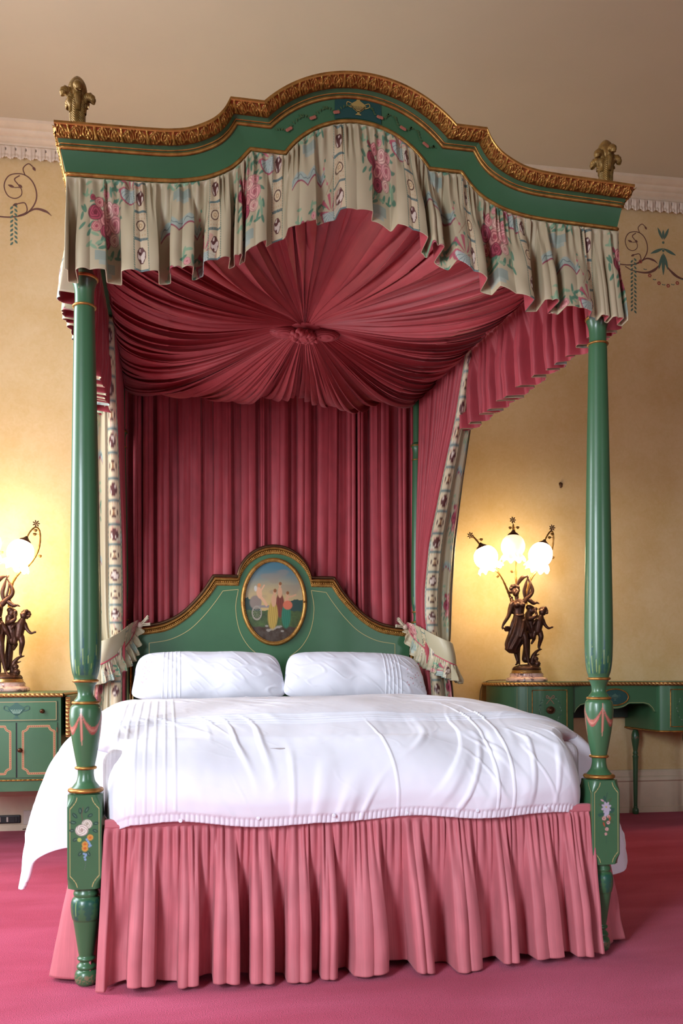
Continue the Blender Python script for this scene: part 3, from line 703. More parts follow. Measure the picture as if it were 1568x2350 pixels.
# carved acanthus gilding
nT = 22; P0 = curve_at(.80, -.071); P1 = curve_at(1.0, -.112)
Pd = np.linspace(0, 1, len(P0))
arc = np.concatenate([[0], np.cumsum(np.linalg.norm(np.diff(P1, axis=0), axis=1))])
sN = 1900; sa = np.linspace(0, arc[-1], sN)
Q0 = np.stack([np.interp(sa, arc, P0[:, k]) for k in range(3)], 1); Q1 = np.stack([np.interp(sa, arc, P1[:, k]) for k in range(3)], 1)
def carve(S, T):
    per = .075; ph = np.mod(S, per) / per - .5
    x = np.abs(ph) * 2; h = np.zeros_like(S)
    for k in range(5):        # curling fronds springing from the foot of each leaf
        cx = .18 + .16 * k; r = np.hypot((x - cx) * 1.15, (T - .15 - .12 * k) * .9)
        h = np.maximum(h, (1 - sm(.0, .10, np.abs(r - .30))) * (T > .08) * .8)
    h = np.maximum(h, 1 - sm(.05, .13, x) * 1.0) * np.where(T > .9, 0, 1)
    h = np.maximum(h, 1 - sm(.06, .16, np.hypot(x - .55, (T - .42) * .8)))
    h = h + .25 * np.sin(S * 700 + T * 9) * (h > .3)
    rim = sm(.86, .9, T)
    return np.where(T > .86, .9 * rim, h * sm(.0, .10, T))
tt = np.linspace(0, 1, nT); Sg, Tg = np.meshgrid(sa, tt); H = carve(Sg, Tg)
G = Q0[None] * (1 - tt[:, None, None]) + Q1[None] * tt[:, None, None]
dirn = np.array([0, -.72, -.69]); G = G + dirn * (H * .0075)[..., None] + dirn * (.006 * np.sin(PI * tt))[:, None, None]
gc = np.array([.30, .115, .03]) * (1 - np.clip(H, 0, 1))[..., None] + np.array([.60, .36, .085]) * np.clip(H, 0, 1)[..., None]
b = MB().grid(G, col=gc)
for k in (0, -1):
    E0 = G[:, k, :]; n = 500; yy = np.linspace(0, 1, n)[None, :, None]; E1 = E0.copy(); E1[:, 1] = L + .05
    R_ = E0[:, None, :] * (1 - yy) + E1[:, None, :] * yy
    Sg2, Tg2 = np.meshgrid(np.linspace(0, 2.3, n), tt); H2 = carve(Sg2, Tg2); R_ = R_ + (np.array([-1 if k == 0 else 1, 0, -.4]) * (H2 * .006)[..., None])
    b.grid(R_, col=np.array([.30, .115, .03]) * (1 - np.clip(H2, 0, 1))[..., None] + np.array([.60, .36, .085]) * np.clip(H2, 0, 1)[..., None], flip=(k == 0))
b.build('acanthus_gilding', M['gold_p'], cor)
# top lip closing the moulding
Pt = curve_at(1.0, -.116) + [0, 0, .002]; Pb = curve_at(1.0, .012) + [0, 0, .002]
b = MB().grid(np.array([Pt - [0, 0, .008], Pt, Pb])); b.build('gilt_lip', M['gold'], cor, auto=30)
# the tester frame above the lining
b = MB().box((-.03, .012, 2.53), (.03, L + .03, 2.58)).box((W - .03, .012, 2.53), (W + .03, L + .03, 2.58)).box((-.03, L, 2.57), (W + .03, L + .03, 2.62))
b.build('tester_frame', M['green'], bed, smooth=False)
# painted urn and rose garlands on the arch
mb = MB(); yv = -.0525
zt = lambda x: 2.674 + .064 - (x * x) / (2 * .31)
ctr = 0.0
pts = [(HX - .075, 2.695), (HX + .075, 2.695), (HX + .075, 2.738), (HX - .075, 2.738)]
u_ = np.linspace(-.075, .075, 16); G = np.zeros((16, 2, 3)); G[:, 0] = np.stack([HX + u_, np.full(16, -.0505), 2.674 - u_ ** 2 / .55 + .010], 1); G[:, 1] = np.stack([HX + u_, np.full(16, -.0512), 2.754 - u_ ** 2 / .8 - .010], 1)
mb.grid(G, col=np.broadcast_to((.008, .055, .048), G.shape), flip=True)
GO = (.34, .24, .07)
def urn(mb, cx, cz, s, y, col, col2):
    strip2(mb, [(cx - .045 * s, cz + .016 * s), (cx - .028 * s, cz - .005 * s), (cx - .008 * s, cz - .02 * s), (cx + .008 * s, cz - .02 * s), (cx + .028 * s, cz - .005 * s), (cx + .045 * s, cz + .016 * s)], .003 * s, col, y)
    G = np.array([[(cx - x * s, y, cz + z * s), (cx + x * s, y, cz + z * s)] for x, z in ((.008, .048), (.012, .040), (.028, .030), (.040, .022), (.042, .012), (.034, 0), (.018, -.014), (.007, -.020), (.006, -.030), (.016, -.036), (.018, -.040))]); mb.grid(G, col=np.broadcast_to(col, G.shape))
    for q in np.linspace(-.03, .03, 7): strip2(mb, [(cx + q * s, cz + .010 * s), (cx + q * .5 * s, cz - .012 * s)], .0014 * s, col2, y - .0006)
    for sg in (-1, 1): strip2(mb, catmull([(cx + sg * .038 * s, cz + .022 * s), (cx + sg * .062 * s, cz + .030 * s), (cx + sg * .066 * s, cz + .012 * s), (cx + sg * .04 * s, cz + .0 * s)], 8), .0025 * s, col, y)
urn(mb, HX, 2.715, .55, -.0535, GO, (.08, .07, .03))
for sg in (-1, 1):
    for k in range(3):
        x0 = .035 + k * .075; x1 = x0 + .07
        for q in np.linspace(0, 1, 13):
            x = x0 + (x1 - x0) * q; z = 2.722 - x * x / .62 - .018 * math.sin(PI * q)
            leaf2(mb, HX + sg * x, z, .010, .0022, q * 9, (.05, .10, .035), -.0540)
        for q in (.42, .5, .58): mb.ball((HX + sg * (x0 + (x1 - x0) * q), -.054, 2.720 - (x0 + (x1 - x0) * q) ** 2 / .62 - .018), (.0055, .001, .0055), 8, 5, col=(.34, .11, .07))
mb.build('painted_urn_garland', M['paint'], cor, smooth=False)

# ---- plume finials
def finial(x, y, z, lab):
    root = empty('plume_finial', (x, y, z)); root.parent = bed; root['label'] = lab
    b = MB()
    b.lathe([(.036, 0), (.034, .005), (.024, .011), (.014, .017), (.012, .026), (.015, .031), (.019, .036)], (0, 0, 0), 32)
    def chev(R_, Z, T):
        a = np.mod(T * 5 / (2 * PI), 1) - .5
        return R_ * (1 + .07 * np.cos(a * 2 * PI) + .05 * np.sin((Z - .016 * np.abs(a) * 2) * 900)), Z
    b.lathe(fine([(.019, .034), (.022, .050), (.0225, .075), (.024, .105), (.022, .125)], .0012), (0, 0, 0), 100, rz=chev, caps=False)
    b.build('stem', M['gold_dull'], root)
    MB().lathe(fine([(.014, .105), (.0225, .122), (.0265, .138), (.0255, .155), (.0185, .172), (.008, .184), (.0005, .188)], .002), (0, 0, 0), 80,
               rz=lambda R_, Z, T: (R_ * (1 + .07 * np.abs(np.sin(T * 2.5)) + .03 * np.sin(Z * 900) * (np.abs(np.sin(T * 2.5)) < .25)), Z)).build('bud', M['gold_dull'], root)
    for k in range(5):
        a = k * 2 * PI / 5 - PI / 2 + .12; z0 = (.128, .112, .128, .112, .120)[k]
        # a plume curling outwards, its tip rolled under
        c_, s_ = math.cos(a), math.sin(a); P = []
        for t_ in np.linspace(0, 1, 26):
            th = -1.1 + t_ * 4.6; r = .0155 * (1 - .35 * t_)
            P.append((.0335 - r * math.cos(th), z0 + r * math.sin(th)))
        P = np.array([(.017, .075), (.0175, .095)] + P)
        Q = np.stack([P[:, 0] * c_, P[:, 0] * s_, P[:, 1]], 1); Rr = np.interp(np.linspace(0, 1, len(P)), [0, .3, .7, 1], [.009, .0125, .0135, .008])
        Rr = Rr * (1 + .09 * np.sin(np.arange(len(P)) * 2.2))
        MB().tube(Q, Rr, 12).build('plume', M['gold_dull'], root)
    return root
finial(-.015, -.03, 2.535, 'carved gilt plume finial at a cornice corner'); finial(W + .015, -.03, 2.535, 'carved gilt plume finial at a cornice corner')

# ---- headboard
def hb_outline(off=0.0):
    P = feat(0, 1.645 - off, 1.470 - off * 1.15, .205 + off * .0, .335 - off * .45, [(.335 - off * .45, 1.470 - off), (.40 - off * .5, 1.375 - off * .8), (.50 - off * .4, 1.272 - off * .8), (.60 - off * .3, 1.215 - off), (.70 - off * .2, 1.192 - off)], .775, 1.186 - off)
    return P
hb = empty('headboard', (0, 0, 0)); hb.parent = bed
YH = L - .045
P = hb_outline(); outl = [(p[0] + HX, p[1]) for p in P]
outl = [(HX - .775, .40)] + [(HX + .775, .40)] + outl[::-1]
MB().prism(outl, YH, YH + .035, axis='y').build('panel', M['green'], hb, smooth=False)
def hb_mould(o0, o1, dy, name, beads=False):
    rows = []
    for t in np.linspace(0, 1, 9):
        Pp = hb_outline(o0 + (o1 - o0) * t); rows.append(np.stack([Pp[:, 0] + HX, np.full(len(Pp), YH - dy * math.sin(PI * t) - .002), Pp[:, 1]], 1))
    return np.array(rows)
b = MB().grid(hb_mould(.000, .018, .016, 'a')); b.grid(hb_mould(.018, .040, .008, 'b'))
G = hb_mould(.022, .022, .0, 'c')[0]; A = resample(G, 190)
for p in A: b.ball((p[0], YH - .009, p[2]), .0052, 8, 6)
G = hb_mould(.036, .036, .0, 'c')[0]; A = resample(G, 250)
for p in A: b.ball((p[0], YH - .004, p[2]), .0036, 6, 5)
b.build('gilt_moulding', M['gold'], hb)
Pk = hb_outline(-.010); b = MB(); b.tube(np.stack([Pk[:, 0] + HX, np.full(len(Pk), YH + .02), Pk[:, 1] - .002], 1), .010, 8); b.build('dark_edge', M['antique'], hb)
for x in (.038, W - .038):
    b = MB().box((x - .002 + (.010 if x < 1 else -.018), YH - .012, .5), (x + .002 + (.018 if x < 1 else -.010), YH, 1.15))
    for z in np.arange(.5, 1.145, .0105): b.ball((x + (.014 if x < 1 else -.014), YH - .012, z), .0042, 6, 5)
    b.build('bead_strip', M['gold'], hb)
# thin gilt lines
mb = MB(); YL = YH - .0015
def tl(Pp, wd=.0016): strip2(mb, np.array(Pp) + [HX, 0], wd, (.46, .38, .15), YL)
for sg in (-1, 1):
    S = np.array([sg, 1.0])
    tl(catmull(np.array([(.29, 1.395), (.335, 1.33), (.40, 1.25), (.48, 1.175), (.58, 1.125), (.69, 1.105)]) * S, 10))
    tl(np.array([(.69, 1.105), (.69, .8)]) * S)
    tl(np.array([(.29, 1.395), (.205, 1.405)]) * S)
    tl(catmull(np.array([(.205, 1.405), (.220, 1.30), (.20, 1.18), (.15, 1.09), (.08, 1.03)]) * S, 10))
mb.build('gilt_line', M['paint'], hb, smooth=False)
# oval painting
cx, cz, ra, rb = HX - .007, 1.338, .166, .226
ys_ = np.linspace(0, 1, 150); th = np.linspace(0, 2 * PI, 420, endpoint=False)
Rg, Tg = np.meshgrid(ys_, th, indexing='ij'); X = Rg * np.cos(Tg); Z = Rg * np.sin(Tg)
def oval_art(x, z):
    c = np.ones(x.shape + (3,)) * np.array([.10, .20, .20])
    t = sm(-.3, .95, z); c = np.array([.42, .30, .13]) * (1 - t)[..., None] + np.array([.045, .13, .17]) * t[..., None]
    c = mixc(c, disc(x, z, -.15, .05, .75, .40, .2, .9) * .6, (.50, .33, .12))
    c = mixc(c, sm(.1, .6, noise2(x, z, 4, 3, 8)) * sm(0, .2, z) * .5, (.22, .17, .13))
    n = noise2(x, z, 6, 9, 9) * .5 + noise2(x, z, 8, 25, 25) * .3
    c = mixc(c, (z < -.02 + .10 * np.abs(x) + n * .06).astype(float) * (np.abs(x) > .45), (.015, .045, .035))
    g = z < -.22 + n * .03
    c = np.where(g[..., None], np.array([.045, .075, .018]) + (n * .05)[..., None] * np.array([.5, 1, .2]), c)
    c = np.where((z < -.62 + n * .04)[..., None], np.array([.05, .028, .016]) + (n * .03)[..., None], c)
    for q in range(12): c = mixc(c, disc(x, z, -.25 + .55 * ((q * .37) % 1) , -.60 - .14 * ((q * .61) % 1), .055, .025), (.26, .23, .19))
    def fig(c, X0, z0, h, dress, skin=(.50, .27, .15), lean=0.0, hair=(.20, .07, .02)):
        c = mixc(c, disc(x, z, X0 + lean * .3, z0 - h * .28, h * .20, h * .40, -lean), dress)
        c = mixc(c, disc(x, z, X0 + lean * .3, z0 - h * .28, h * .20, h * .40, -lean) * (np.sin((x - X0) * 90 + z * 12) > .4) * .5, tuple(k * .45 for k in dress))
        c = mixc(c, disc(x, z, X0 + lean, z0 + h * .15, h * .10, h * .18, -lean), skin)
        c = mixc(c, disc(x, z, X0 + lean * 1.6, z0 + h * .40, h * .065, h * .08), skin)
        return mixc(c, disc(x, z, X0 + lean * 1.6 + .015, z0 + h * .44, h * .065, h * .055), hair)
    rr = np.hypot((x + .58) / .95, z + .28); aa = np.arctan2(z + .28, (x + .58) / .95)
    c = mixc(c, disc(x, z, -.62, -.02, .20, .17), (.20, .15, .12)); c = mixc(c, seg(x, z, [(-.5, -.12), (.15, -.12)], .03), (.20, .17, .16))
    c = mixc(c, (np.abs(rr - .16) < .022).astype(float), (.26, .22, .17)); c = mixc(c, ((rr < .15) & (np.abs(np.sin(aa * 6)) < .28)).astype(float), (.26, .22, .17))
    c = fig(c, .20, .12, .75, (.16, .03, .015)); c = fig(c, -.06, -.10, .85, (.42, .27, .05), lean=.05); c = fig(c, .40, -.12, .78, (.02, .15, .085), lean=.03)
    c = mixc(c, disc(x, z, .46, -.08, .16, .11), (.50, .12, .06)); c = mixc(c, seg(x, z, [(.48, .12), (.62, .14), (.74, .18)], .022), (.50, .27, .15))
    c = mixc(c, disc(x, z, -.50, .22, .09, .15, .3), (.55, .30, .17)); c = mixc(c, disc(x, z, -.50, .40, .06, .05), (.45, .2, .08)); c = mixc(c, seg(x, z, [(-.44, .27), (-.33, .40)], .022), (.55, .30, .17)); c = mixc(c, seg(x, z, [(-.46, .12), (-.34, .02), (-.26, -.08)], .04), (.55, .30, .17))
    c = mixc(c, disc(x, z, -.62, .32, .05, .07), (.45, .42, .36))
    return c
art = MB().grid(np.stack([cx + X * ra, np.full(X.shape, YH - .006 - .004 * (1 - Rg ** 2)), cz + Z * rb], -1), cv=True, col=oval_art(X, Z)).build('oval_painting', M['paint'], hb)
art['label'] = 'oval painting of draped figures beside a small chariot'
a = np.linspace(0, 2 * PI, 161); b = MB()
Pf = np.stack([cx + (ra + .008) * np.cos(a), np.full(161, YH - .010), cz + (rb + .008) * np.sin(a)], 1); b.tube(Pf, .0115, 12)
for t in np.linspace(0, 2 * PI, 150, endpoint=False): b.ball((cx + (ra - .001) * math.cos(t), YH - .016, cz + (rb - .001) * math.sin(t)), .0034, 6, 5)
b.build('oval_frame', M['gold'], hb)

# ================================================================== BED CLOTH
def drape(top, outn, length, name, mats, pitch_c, pitch_f, Ac, Af, flare=.03, seed=1, rows=90, gather=2.0, tang=.6, curl=.0, pat=None, hemn=.006, jit=.5, box=0.0, valley=0.0, parent=None, t=.0025, flipn=False, vtop=0.0, taper=None):
    """gathered cloth hanging from the curve `top` (n,3) with outward normals outn (n,3)"""
    n = len(top); d = np.concatenate([[0], np.cumsum(np.linalg.norm(np.diff(top, axis=0), axis=1))])
    v = np.linspace(0, 1, rows)[None, :]; s = d[:, None]
    pc = phase(d, pitch_c, seed, jit)[:, None]; pf = phase(d, pitch_f, seed + 50, .6)[:, None]
    tn = np.gradient(top, axis=0); tn[:, 2] *= .0; tn /= np.linalg.norm(tn, axis=1)[:, None] + 1e-9
    am = (1 + .45 * noise1(s, seed + 9, 1 / (pitch_c * 1.7)))
    if name == 'front_skirt': am = am * sm(-.01, .06, s) * sm(-.01, .06, d[-1] - s)
    gro = sm(0.0, .75, v) * .85 + .15 * v
    if valley < 0: gro = np.ones_like(v); valley = -valley
    drift = .25 * noise2(s / pitch_c, v * 1.3, seed + 3, .7, 1.0) * v * 2
    sh = np.sin(pc + drift); shape = np.tanh(sh * (1 + box)) / math.tanh(1 + box) if box > 0 else sh
    tgv = 0
    if valley > 0:
        Fq = (pc + drift) / (2 * PI); fr = Fq - np.floor(Fq); dq = np.minimum(fr, 1 - fr); sg_ = np.where(fr < .5, -1.0, 1.0)
        wv = valley * (1 + .35 * noise1(s, seed + 13, 1 / pitch_c))
        a0 = wv * .80; a1 = a0 + .10; pl = sm(a0, a1, dq)
        shape = 2 * pl - 1 + .22 * np.sin(PI * np.clip((dq - a1) / (.5 - a1), 0, 1)) * pl + .08 * np.sin(2 * PI * Fq * 2.13 + 2 * v)
        sh = shape; tgv = sg_ * pitch_c * .06 * pl * (1 - sm(a1, .5, dq)) * gro * am
    fn = Af * (np.sin(pf) * .8 + .3 * np.sin(pf * .5 + 1)) * (1 - sm(.0, .55, v)) * sm(-.02, .06, v)
    disp = Ac * gro * am * shape + fn + flare * v + .004 * noise2(s, v * 3, seed + 4, 30, 2) * v
    tg = (tgv if valley > 0 else Ac * tang * gro * np.sin(2 * (pc + drift)) * am) + Ac * .35 * v * noise2(s / pitch_c, v * 2, seed + 21, .5)
    le = np.broadcast_to(np.asarray(length, float), (n,))[:, None]
    z = -le * v * (1 - .0 * v) + hemn * noise1(s, seed + 6, 9) * v + curl * Ac * sh * v
    if taper is not None: tg = tg + taper(s / d[-1], v)
    G = top[:, None, :] + outn[:, None, :] * disp[..., None] + tn[:, None, :] * tg[..., None]
    G[..., 2] += z
    uu = s * gather + 0 * v; vv = le * (1 - v)
    col = pat(uu, vv + 0 * uu) if pat is not None else None
    b = MB().grid(G, col=col, uv=np.stack([uu, vv + 0 * uu], -1), flip=flipn)
    o = b.build(name, mats, parent); solidify(o, t, -1, 1 if len(mats) > 1 else 0)
    return o
# --- front valance, follows the arch
Pv = curve_at(0, -.062) + [0, 0, -.014]; n = 2100; Pv = resample(Pv, n)
# smooth the arch steps a little for the hem
vx = Pv[:, 0] - HX
hem_t = np.abs(vx)
hemz = np.interp(hem_t, [0, .07, .15, .24, .30, .38, .52, .67, .75, .90], [2.352, 2.345, 2.315, 2.262, 2.232, 2.185, 2.130, 2.100, 2.095, 2.090])
k_ = np.hanning(85); k_ /= k_.sum(); hemz = np.convolve(np.pad(hemz, 42, mode='edge'), k_, 'valid')
val = empty('valance', (0, 0, 0), 0, 'floral chintz gathered valance hanging from the canopy cornice, lined in crimson', 'valance')
drape(Pv, np.tile([0, -1.0, 0], (n, 1)), Pv[:, 2] - hemz, 'front_frill', [M['chintz'], M['crimson']], .120, .028, .030, .010, jit=.75, flare=.034, seed=11, rows=150, gather=1.75, valley=.19, pat=chintz, parent=val, curl=.10, hemn=.012, flipn=True)
for side in (0, 1):
    n = 1100; y = np.linspace(-.018, L + .02, n); x = -.010 if side == 0 else W + .010
    top = np.stack([np.full(n, x), y, 2.470 + .042 * y], 1); sg = -1 if side == 0 else 1
    if side == 0: top = top[::-1].copy()
    le = top[:, 2] - (2.100 + .038 * top[:, 1])
    drape(top, np.tile([sg, 0, 0.0], (n, 1)), le, 'side_frill', [M['chintz'], M['crimson']], .095, .028, .030, .008, jit=.6, flare=.035, seed=21 + side * 7, rows=70, gather=1.8, valley=.17, pat=chintz, parent=val, curl=.1, hemn=.010, flipn=True)

# --- sunburst lining
KC = np.array([.846, 1.10, 2.470])
x0, x1, y0, y1 = .016, W - .016, .020, L - .005
def edge(n):
    Pf = []
    nf, ns, nb = int(n * .26), int(n * .25), int(n * .24)
    xs = np.linspace(x1, x0, nf, endpoint=False); zf = np.interp(np.abs(xs - HX), Bc[len(Bc) // 2:, 0], Bc[len(Bc) // 2:, 1])
    zf = np.convolve(np.pad(zf, 20, mode='edge'), np.ones(41) / 41, 'valid')
    Pf += [(a, y0, z + .02) for a, z in zip(xs, zf)]
    Pf += [(x0, a, 2.445 + .042 * a) for a in np.linspace(y0, y1, ns, endpoint=False)]
    Pf += [(a, y1, 2.545) for a in np.linspace(x0, x1, nb, endpoint=False)]
    Pf += [(x1, a, 2.445 + .042 * a) for a in np.linspace(y1, y0, ns, endpoint=False)]
    return np.array(Pf)
E_ = edge(4800); n = len(E_)
dd = np.concatenate([[0], np.cumsum(np.linalg.norm(np.diff(E_, axis=0), axis=1))])
side_id = np.where(E_[:, 1] <= y0 + 1e-6, 0, np.where(np.abs(E_[:, 1] - y1) < 1e-6, 2, 1))
pit = np.where(side_id == 0, .185, np.where(side_id == 2, .105, .088)).astype(float)
kk = np.hanning(201); kk /= kk.sum(); pit = np.convolve(np.pad(pit, 100, mode='wrap'), kk, 'valid')
ph1 = np.cumsum(np.r_[0, np.diff(dd)] / pit * (1 + .55 * noise1(dd, 31, 11))) ; ph1 = ph1 / ph1[-1] * round(ph1[-1]) * 2 * PI
t = np.linspace(0, 1, 110); tg = 1 - (1 - t) ** 1.15
th_e = np.arctan2(E_[:, 1] - KC[1], E_[:, 0] - KC[0])
ring_r = np.stack([.052 * np.cos(th_e), .040 * np.sin(th_e), np.zeros(n)], 1)
Cn = KC + ring_r
Tt = tg[None, :]; frontness = np.exp(-((E_[:, 1] - y0) / .35) ** 2)[:, None]
backness = sm(.6, 2.2, E_[:, 1])[:, None]
sagA = (.070 + .035 * backness) * (1 - frontness) + .035 * frontness
sagA = sagA * (1 + .35 * noise1(dd, 33, 6)[:, None])
base = E_[:, None, :] * (1 - Tt[..., None]) + Cn[:, None, :] * Tt[..., None]
sag = -sagA * np.sin(PI * Tt ** .62)
loc_w = (1 - Tt) * 1.0 + .10
f1 = np.sin(ph1[:, None] + .8 * noise2(dd[:, None], Tt, 35, 6, 2)); f2 = np.sin(ph1[:, None] * .37 + 1.3); f3 = np.sin(ph1[:, None] * 2.0 + 1.0)
rdg = 1 - 2 * np.abs(((ph1[:, None] * 1.0 / (2 * PI) + .15 * noise2(dd[:, None], Tt, 36, 5, 3)) % 1) - .5) * 1.0
pw = pit[:, None]
# round rolls of cloth separated by sharp creases
roll = np.abs(f1) ** .6
amp = np.clip(pw * .42, .014, .064) * (.35 + .65 * np.sin(PI * np.clip(Tt * 1.0 + .12, 0, 1))) * (1 - .62 * Tt)
disp = -amp * roll * (1 + .4 * f2) - .010 * f2 * np.sin(PI * Tt) - .004 * f3 * (1 - Tt) * (Tt < .3)
zz = base[..., 2] + sag + disp
G = base.copy(); G[..., 2] = zz
# little sideways lean so that rolls tuck under each other
te = np.gradient(E_, axis=0); te /= np.linalg.norm(te, axis=1)[:, None]
G = G + te[:, None, :] * ((amp * .9) * np.sin(2 * ph1[:, None]))[..., None] * (1 - Tt)[..., None]
lin = MB().grid(G, cu=True, uv=np.stack([dd[:, None] + 0 * Tt, (1 - Tt) * 1.0 + 0 * dd[:, None]], -1)).build('canopy_lining', M['lining'])
tag(lin, 'crimson silk sunburst lining pleated to a knot under the canopy', 'lining')
cp = MB().ball(tuple(KC + [0, 0, -.006]), (.07, .056, .012), 40, 12).build('knot_backing', M['lining'], lin)
# gathered heading round the lining
hd = []
E2 = E_[::2]; d2 = dd[::2]; s_ = np.linspace(0, 1, 7)[None, :]
wob = np.sin(d2 * 330) * .5 + .5 * np.sin(d2 * 190 + 1)
cen = np.array([HX, 1.1, 0]); inn = cen - E2; inn[:, 2] = 0; inn /= np.linalg.norm(inn, axis=1)[:, None]
G = E2[:, None, :] + inn[:, None, :] * (.012 + .010 * wob[:, None] * np.sin(PI * s_))[..., None]
G[..., 2] += -.014 - .034 * s_ + .008
keep = side_id[::2] != 0
i0 = np.argmax(keep); i1 = len(keep) - np.argmax(keep[::-1])
MB().grid(G[i0:i1]).build('gathered_heading', M['lining'], lin)
# knot and bow loops
kn = empty('rosette_knot', tuple(KC + [0, 0, -.022])); kn.parent = lin; kn.scale = (1.15, 1.15, 1.15)
rg = np.random.RandomState(3)
def wr(D, sd): return 1 + .10 * np.sin(D[..., 0] * 9 + D[..., 2] * 14 + sd) + .07 * np.sin(D[..., 1] * 17 + sd * 2)
b = MB()
for k in range(11):
    a = k * 2 * PI / 11; r = .030 if k < 8 else .012
    P = catmull([(r * math.cos(a) * 1.2 + .018 * math.cos(a + t_) , r * math.sin(a) + .018 * math.sin(a + t_), -.012 - .016 * math.sin(t_ * 1.2)) for t_ in np.linspace(0, 3.6, 6)], 6)
    b.tube(P, .010 + .003 * np.sin(np.arange(len(P)) * .9 + k), 10)
b.ball((0, 0, -.018), (.034, .030, .022), 40, 24, fn=lambda D: wr(D, 1))
b.build('knot', M['lining'], kn)
for sg in (-1, 1):
    def lp(D): return 1 + .055 * np.sin(D[..., 2] * 30 + D[..., 1] * 18) + .03 * np.sin(D[..., 2] * 55)
    MB().ball((sg * .080, .012, -.004), (.056, .030, .024), 48, 40, fn=lp).build('bow_loop', M['lining'], kn)

# --- back curtain
n = 1500; x = np.linspace(-.07, W + .07, n); top = np.stack([x, np.full(n, L + .045), np.full(n, 2.58)], 1)
bc = drape(top, np.tile([0, -1.0, 0], (n, 1)), 1.75, 'back_curtain', [M['crimson']], .125, .030, .026, .003, jit=.85, flare=.0, seed=43, rows=60, gather=2.2, valley=-.20)
tag(bc, 'crimson moire curtain hung behind the headboard', 'curtain')

# --- side curtains gathered into tiebacks at the back posts
def side_curtain(left):
    mx = (lambda x: x) if not left else (lambda x: W - x)
    root = empty('side_curtain', (0, 0, 0), 0, ('left' if left else 'right') + ' bed curtain, crimson inside and floral chintz outside, tied back beside the headboard', 'curtain')
    # leading-edge line on the inner plane (y,z) and width of the turned chintz edge
    zs_ = np.array([2.50, 2.209, 1.951, 1.643, 1.40, 1.25, 1.14, 1.06, 1.0, .85, .60, .30])
    yl = np.array([1.30, 1.473, 1.691, 1.932, 2.02, 2.02, 1.97, 1.92, 1.94, 1.90, 1.88, 1.88])
    yb = np.array([2.16, 2.16, 2.17, 2.17, 2.17, 2.16, 2.15, 2.13, 2.13, 2.13, 2.13, 2.13])
    wc = np.array([.09, .105, .130, .165, .175, .17, .150, .125, .125, .14, .15, .15])
    zz = np.linspace(2.52, .30, 190); rows = len(zz)
    f = lambda a: np.interp(zz, zs_[::-1], a[::-1])
    def smo(a): k = np.hanning(15); k /= k.sum(); return np.convolve(np.pad(a, 7, mode='edge'), k, 'valid')
    YL, YB, WC = smo(f(yl)), smo(f(yb)), smo(f(wc))
    # crimson inner body from the post to the leading edge
    n = 460; q = np.linspace(0, 1, n)[:, None]
    wdt = (YB - YL)[None, :]
    amp = .016 + .012 * (1 - wdt / wdt.max())
    ph_ = phase(np.linspace(0, 1, n), 1 / 13., 61 + left)[:, None]
    Y = YB[None, :] + (YL - YB)[None, :] * q + .35 * amp * np.sin(2 * ph_) * np.sin(PI * q)
    X = 1.672 + amp * np.sin(ph_) * (1 - sm(.93, 1, q)) + 0 * Y
    X = X - .012 * sm(.97, 1, q)
    Z = np.broadcast_to(zz[None, :], Y.shape)
    G = np.stack([mx(X), Y, Z], -1)
    o = MB().grid(G, uv=np.stack([q * 1.4 + 0 * Y, Z], -1), flip=left).build('crimson_side', [M['crimson']], root); solidify(o, .002)
    # turned chintz edge facing the foot of the bed
    n = 300; q = np.linspace(0, 1, n)[:, None]
    fold = .018 * np.sin(phase(np.linspace(0, 1, n), 1 / 2.6, 71 + left, .4)[:, None]) * sm(.25, .55, q) * (1 + .6 * noise2(q * 3, zz[None, :] * 2, 5))
    bell = 1 + .25 * np.exp(-((zz - .80) / .12) ** 2)[None, :] * 0
    X = 1.660 + WC[None, :] * q * bell; Yy = YL[None, :] - fold + .05 * q ** 2 - .022 * np.sin(PI * np.clip(q / .45, 0, 1))
    G = np.stack([mx(X), Yy, np.broadcast_to(zz[None, :], X.shape)], -1)
    # cloth metres: the medallion stripe runs down the edge
    uu = .393 + .055 + .0 * X - 0 + (.0 - q) * 0
    uu = .338 + np.where(q < .42, q / .42 * .062, .062 + (q - .42) * .40) + 0 * X
    vv = np.broadcast_to(zz[None, :], X.shape)
    o = MB().grid(G, col=chintz(uu, vv), uv=np.stack([uu, vv], -1), flip=not left).build('chintz_edge', [M['chintz']], root); solidify(o, .002)
    # narrow plain rear return so that the cloth closes behind
    X2 = 1.660 + WC; n = 60; q = np.linspace(0, 1, n)[:, None]
    Yr = (YL + .05)[None, :] + (YB - YL - .05)[None, :] * q; Xr = X2[None, :] + (1.690 - X2)[None, :] * q + .012 * np.sin(q * 25)
    uu = q * .45 + 0 * Yr; G = np.stack([mx(Xr), Yr, np.broadcast_to(zz[None, :], Yr.shape)], -1)
    MB().grid(G, col=chintz(uu, np.broadcast_to(zz[None, :], uu.shape)), flip=not left).build('outer_side', [M['chintz']], root)
    return root
side_curtain(False); side_curtain(True)
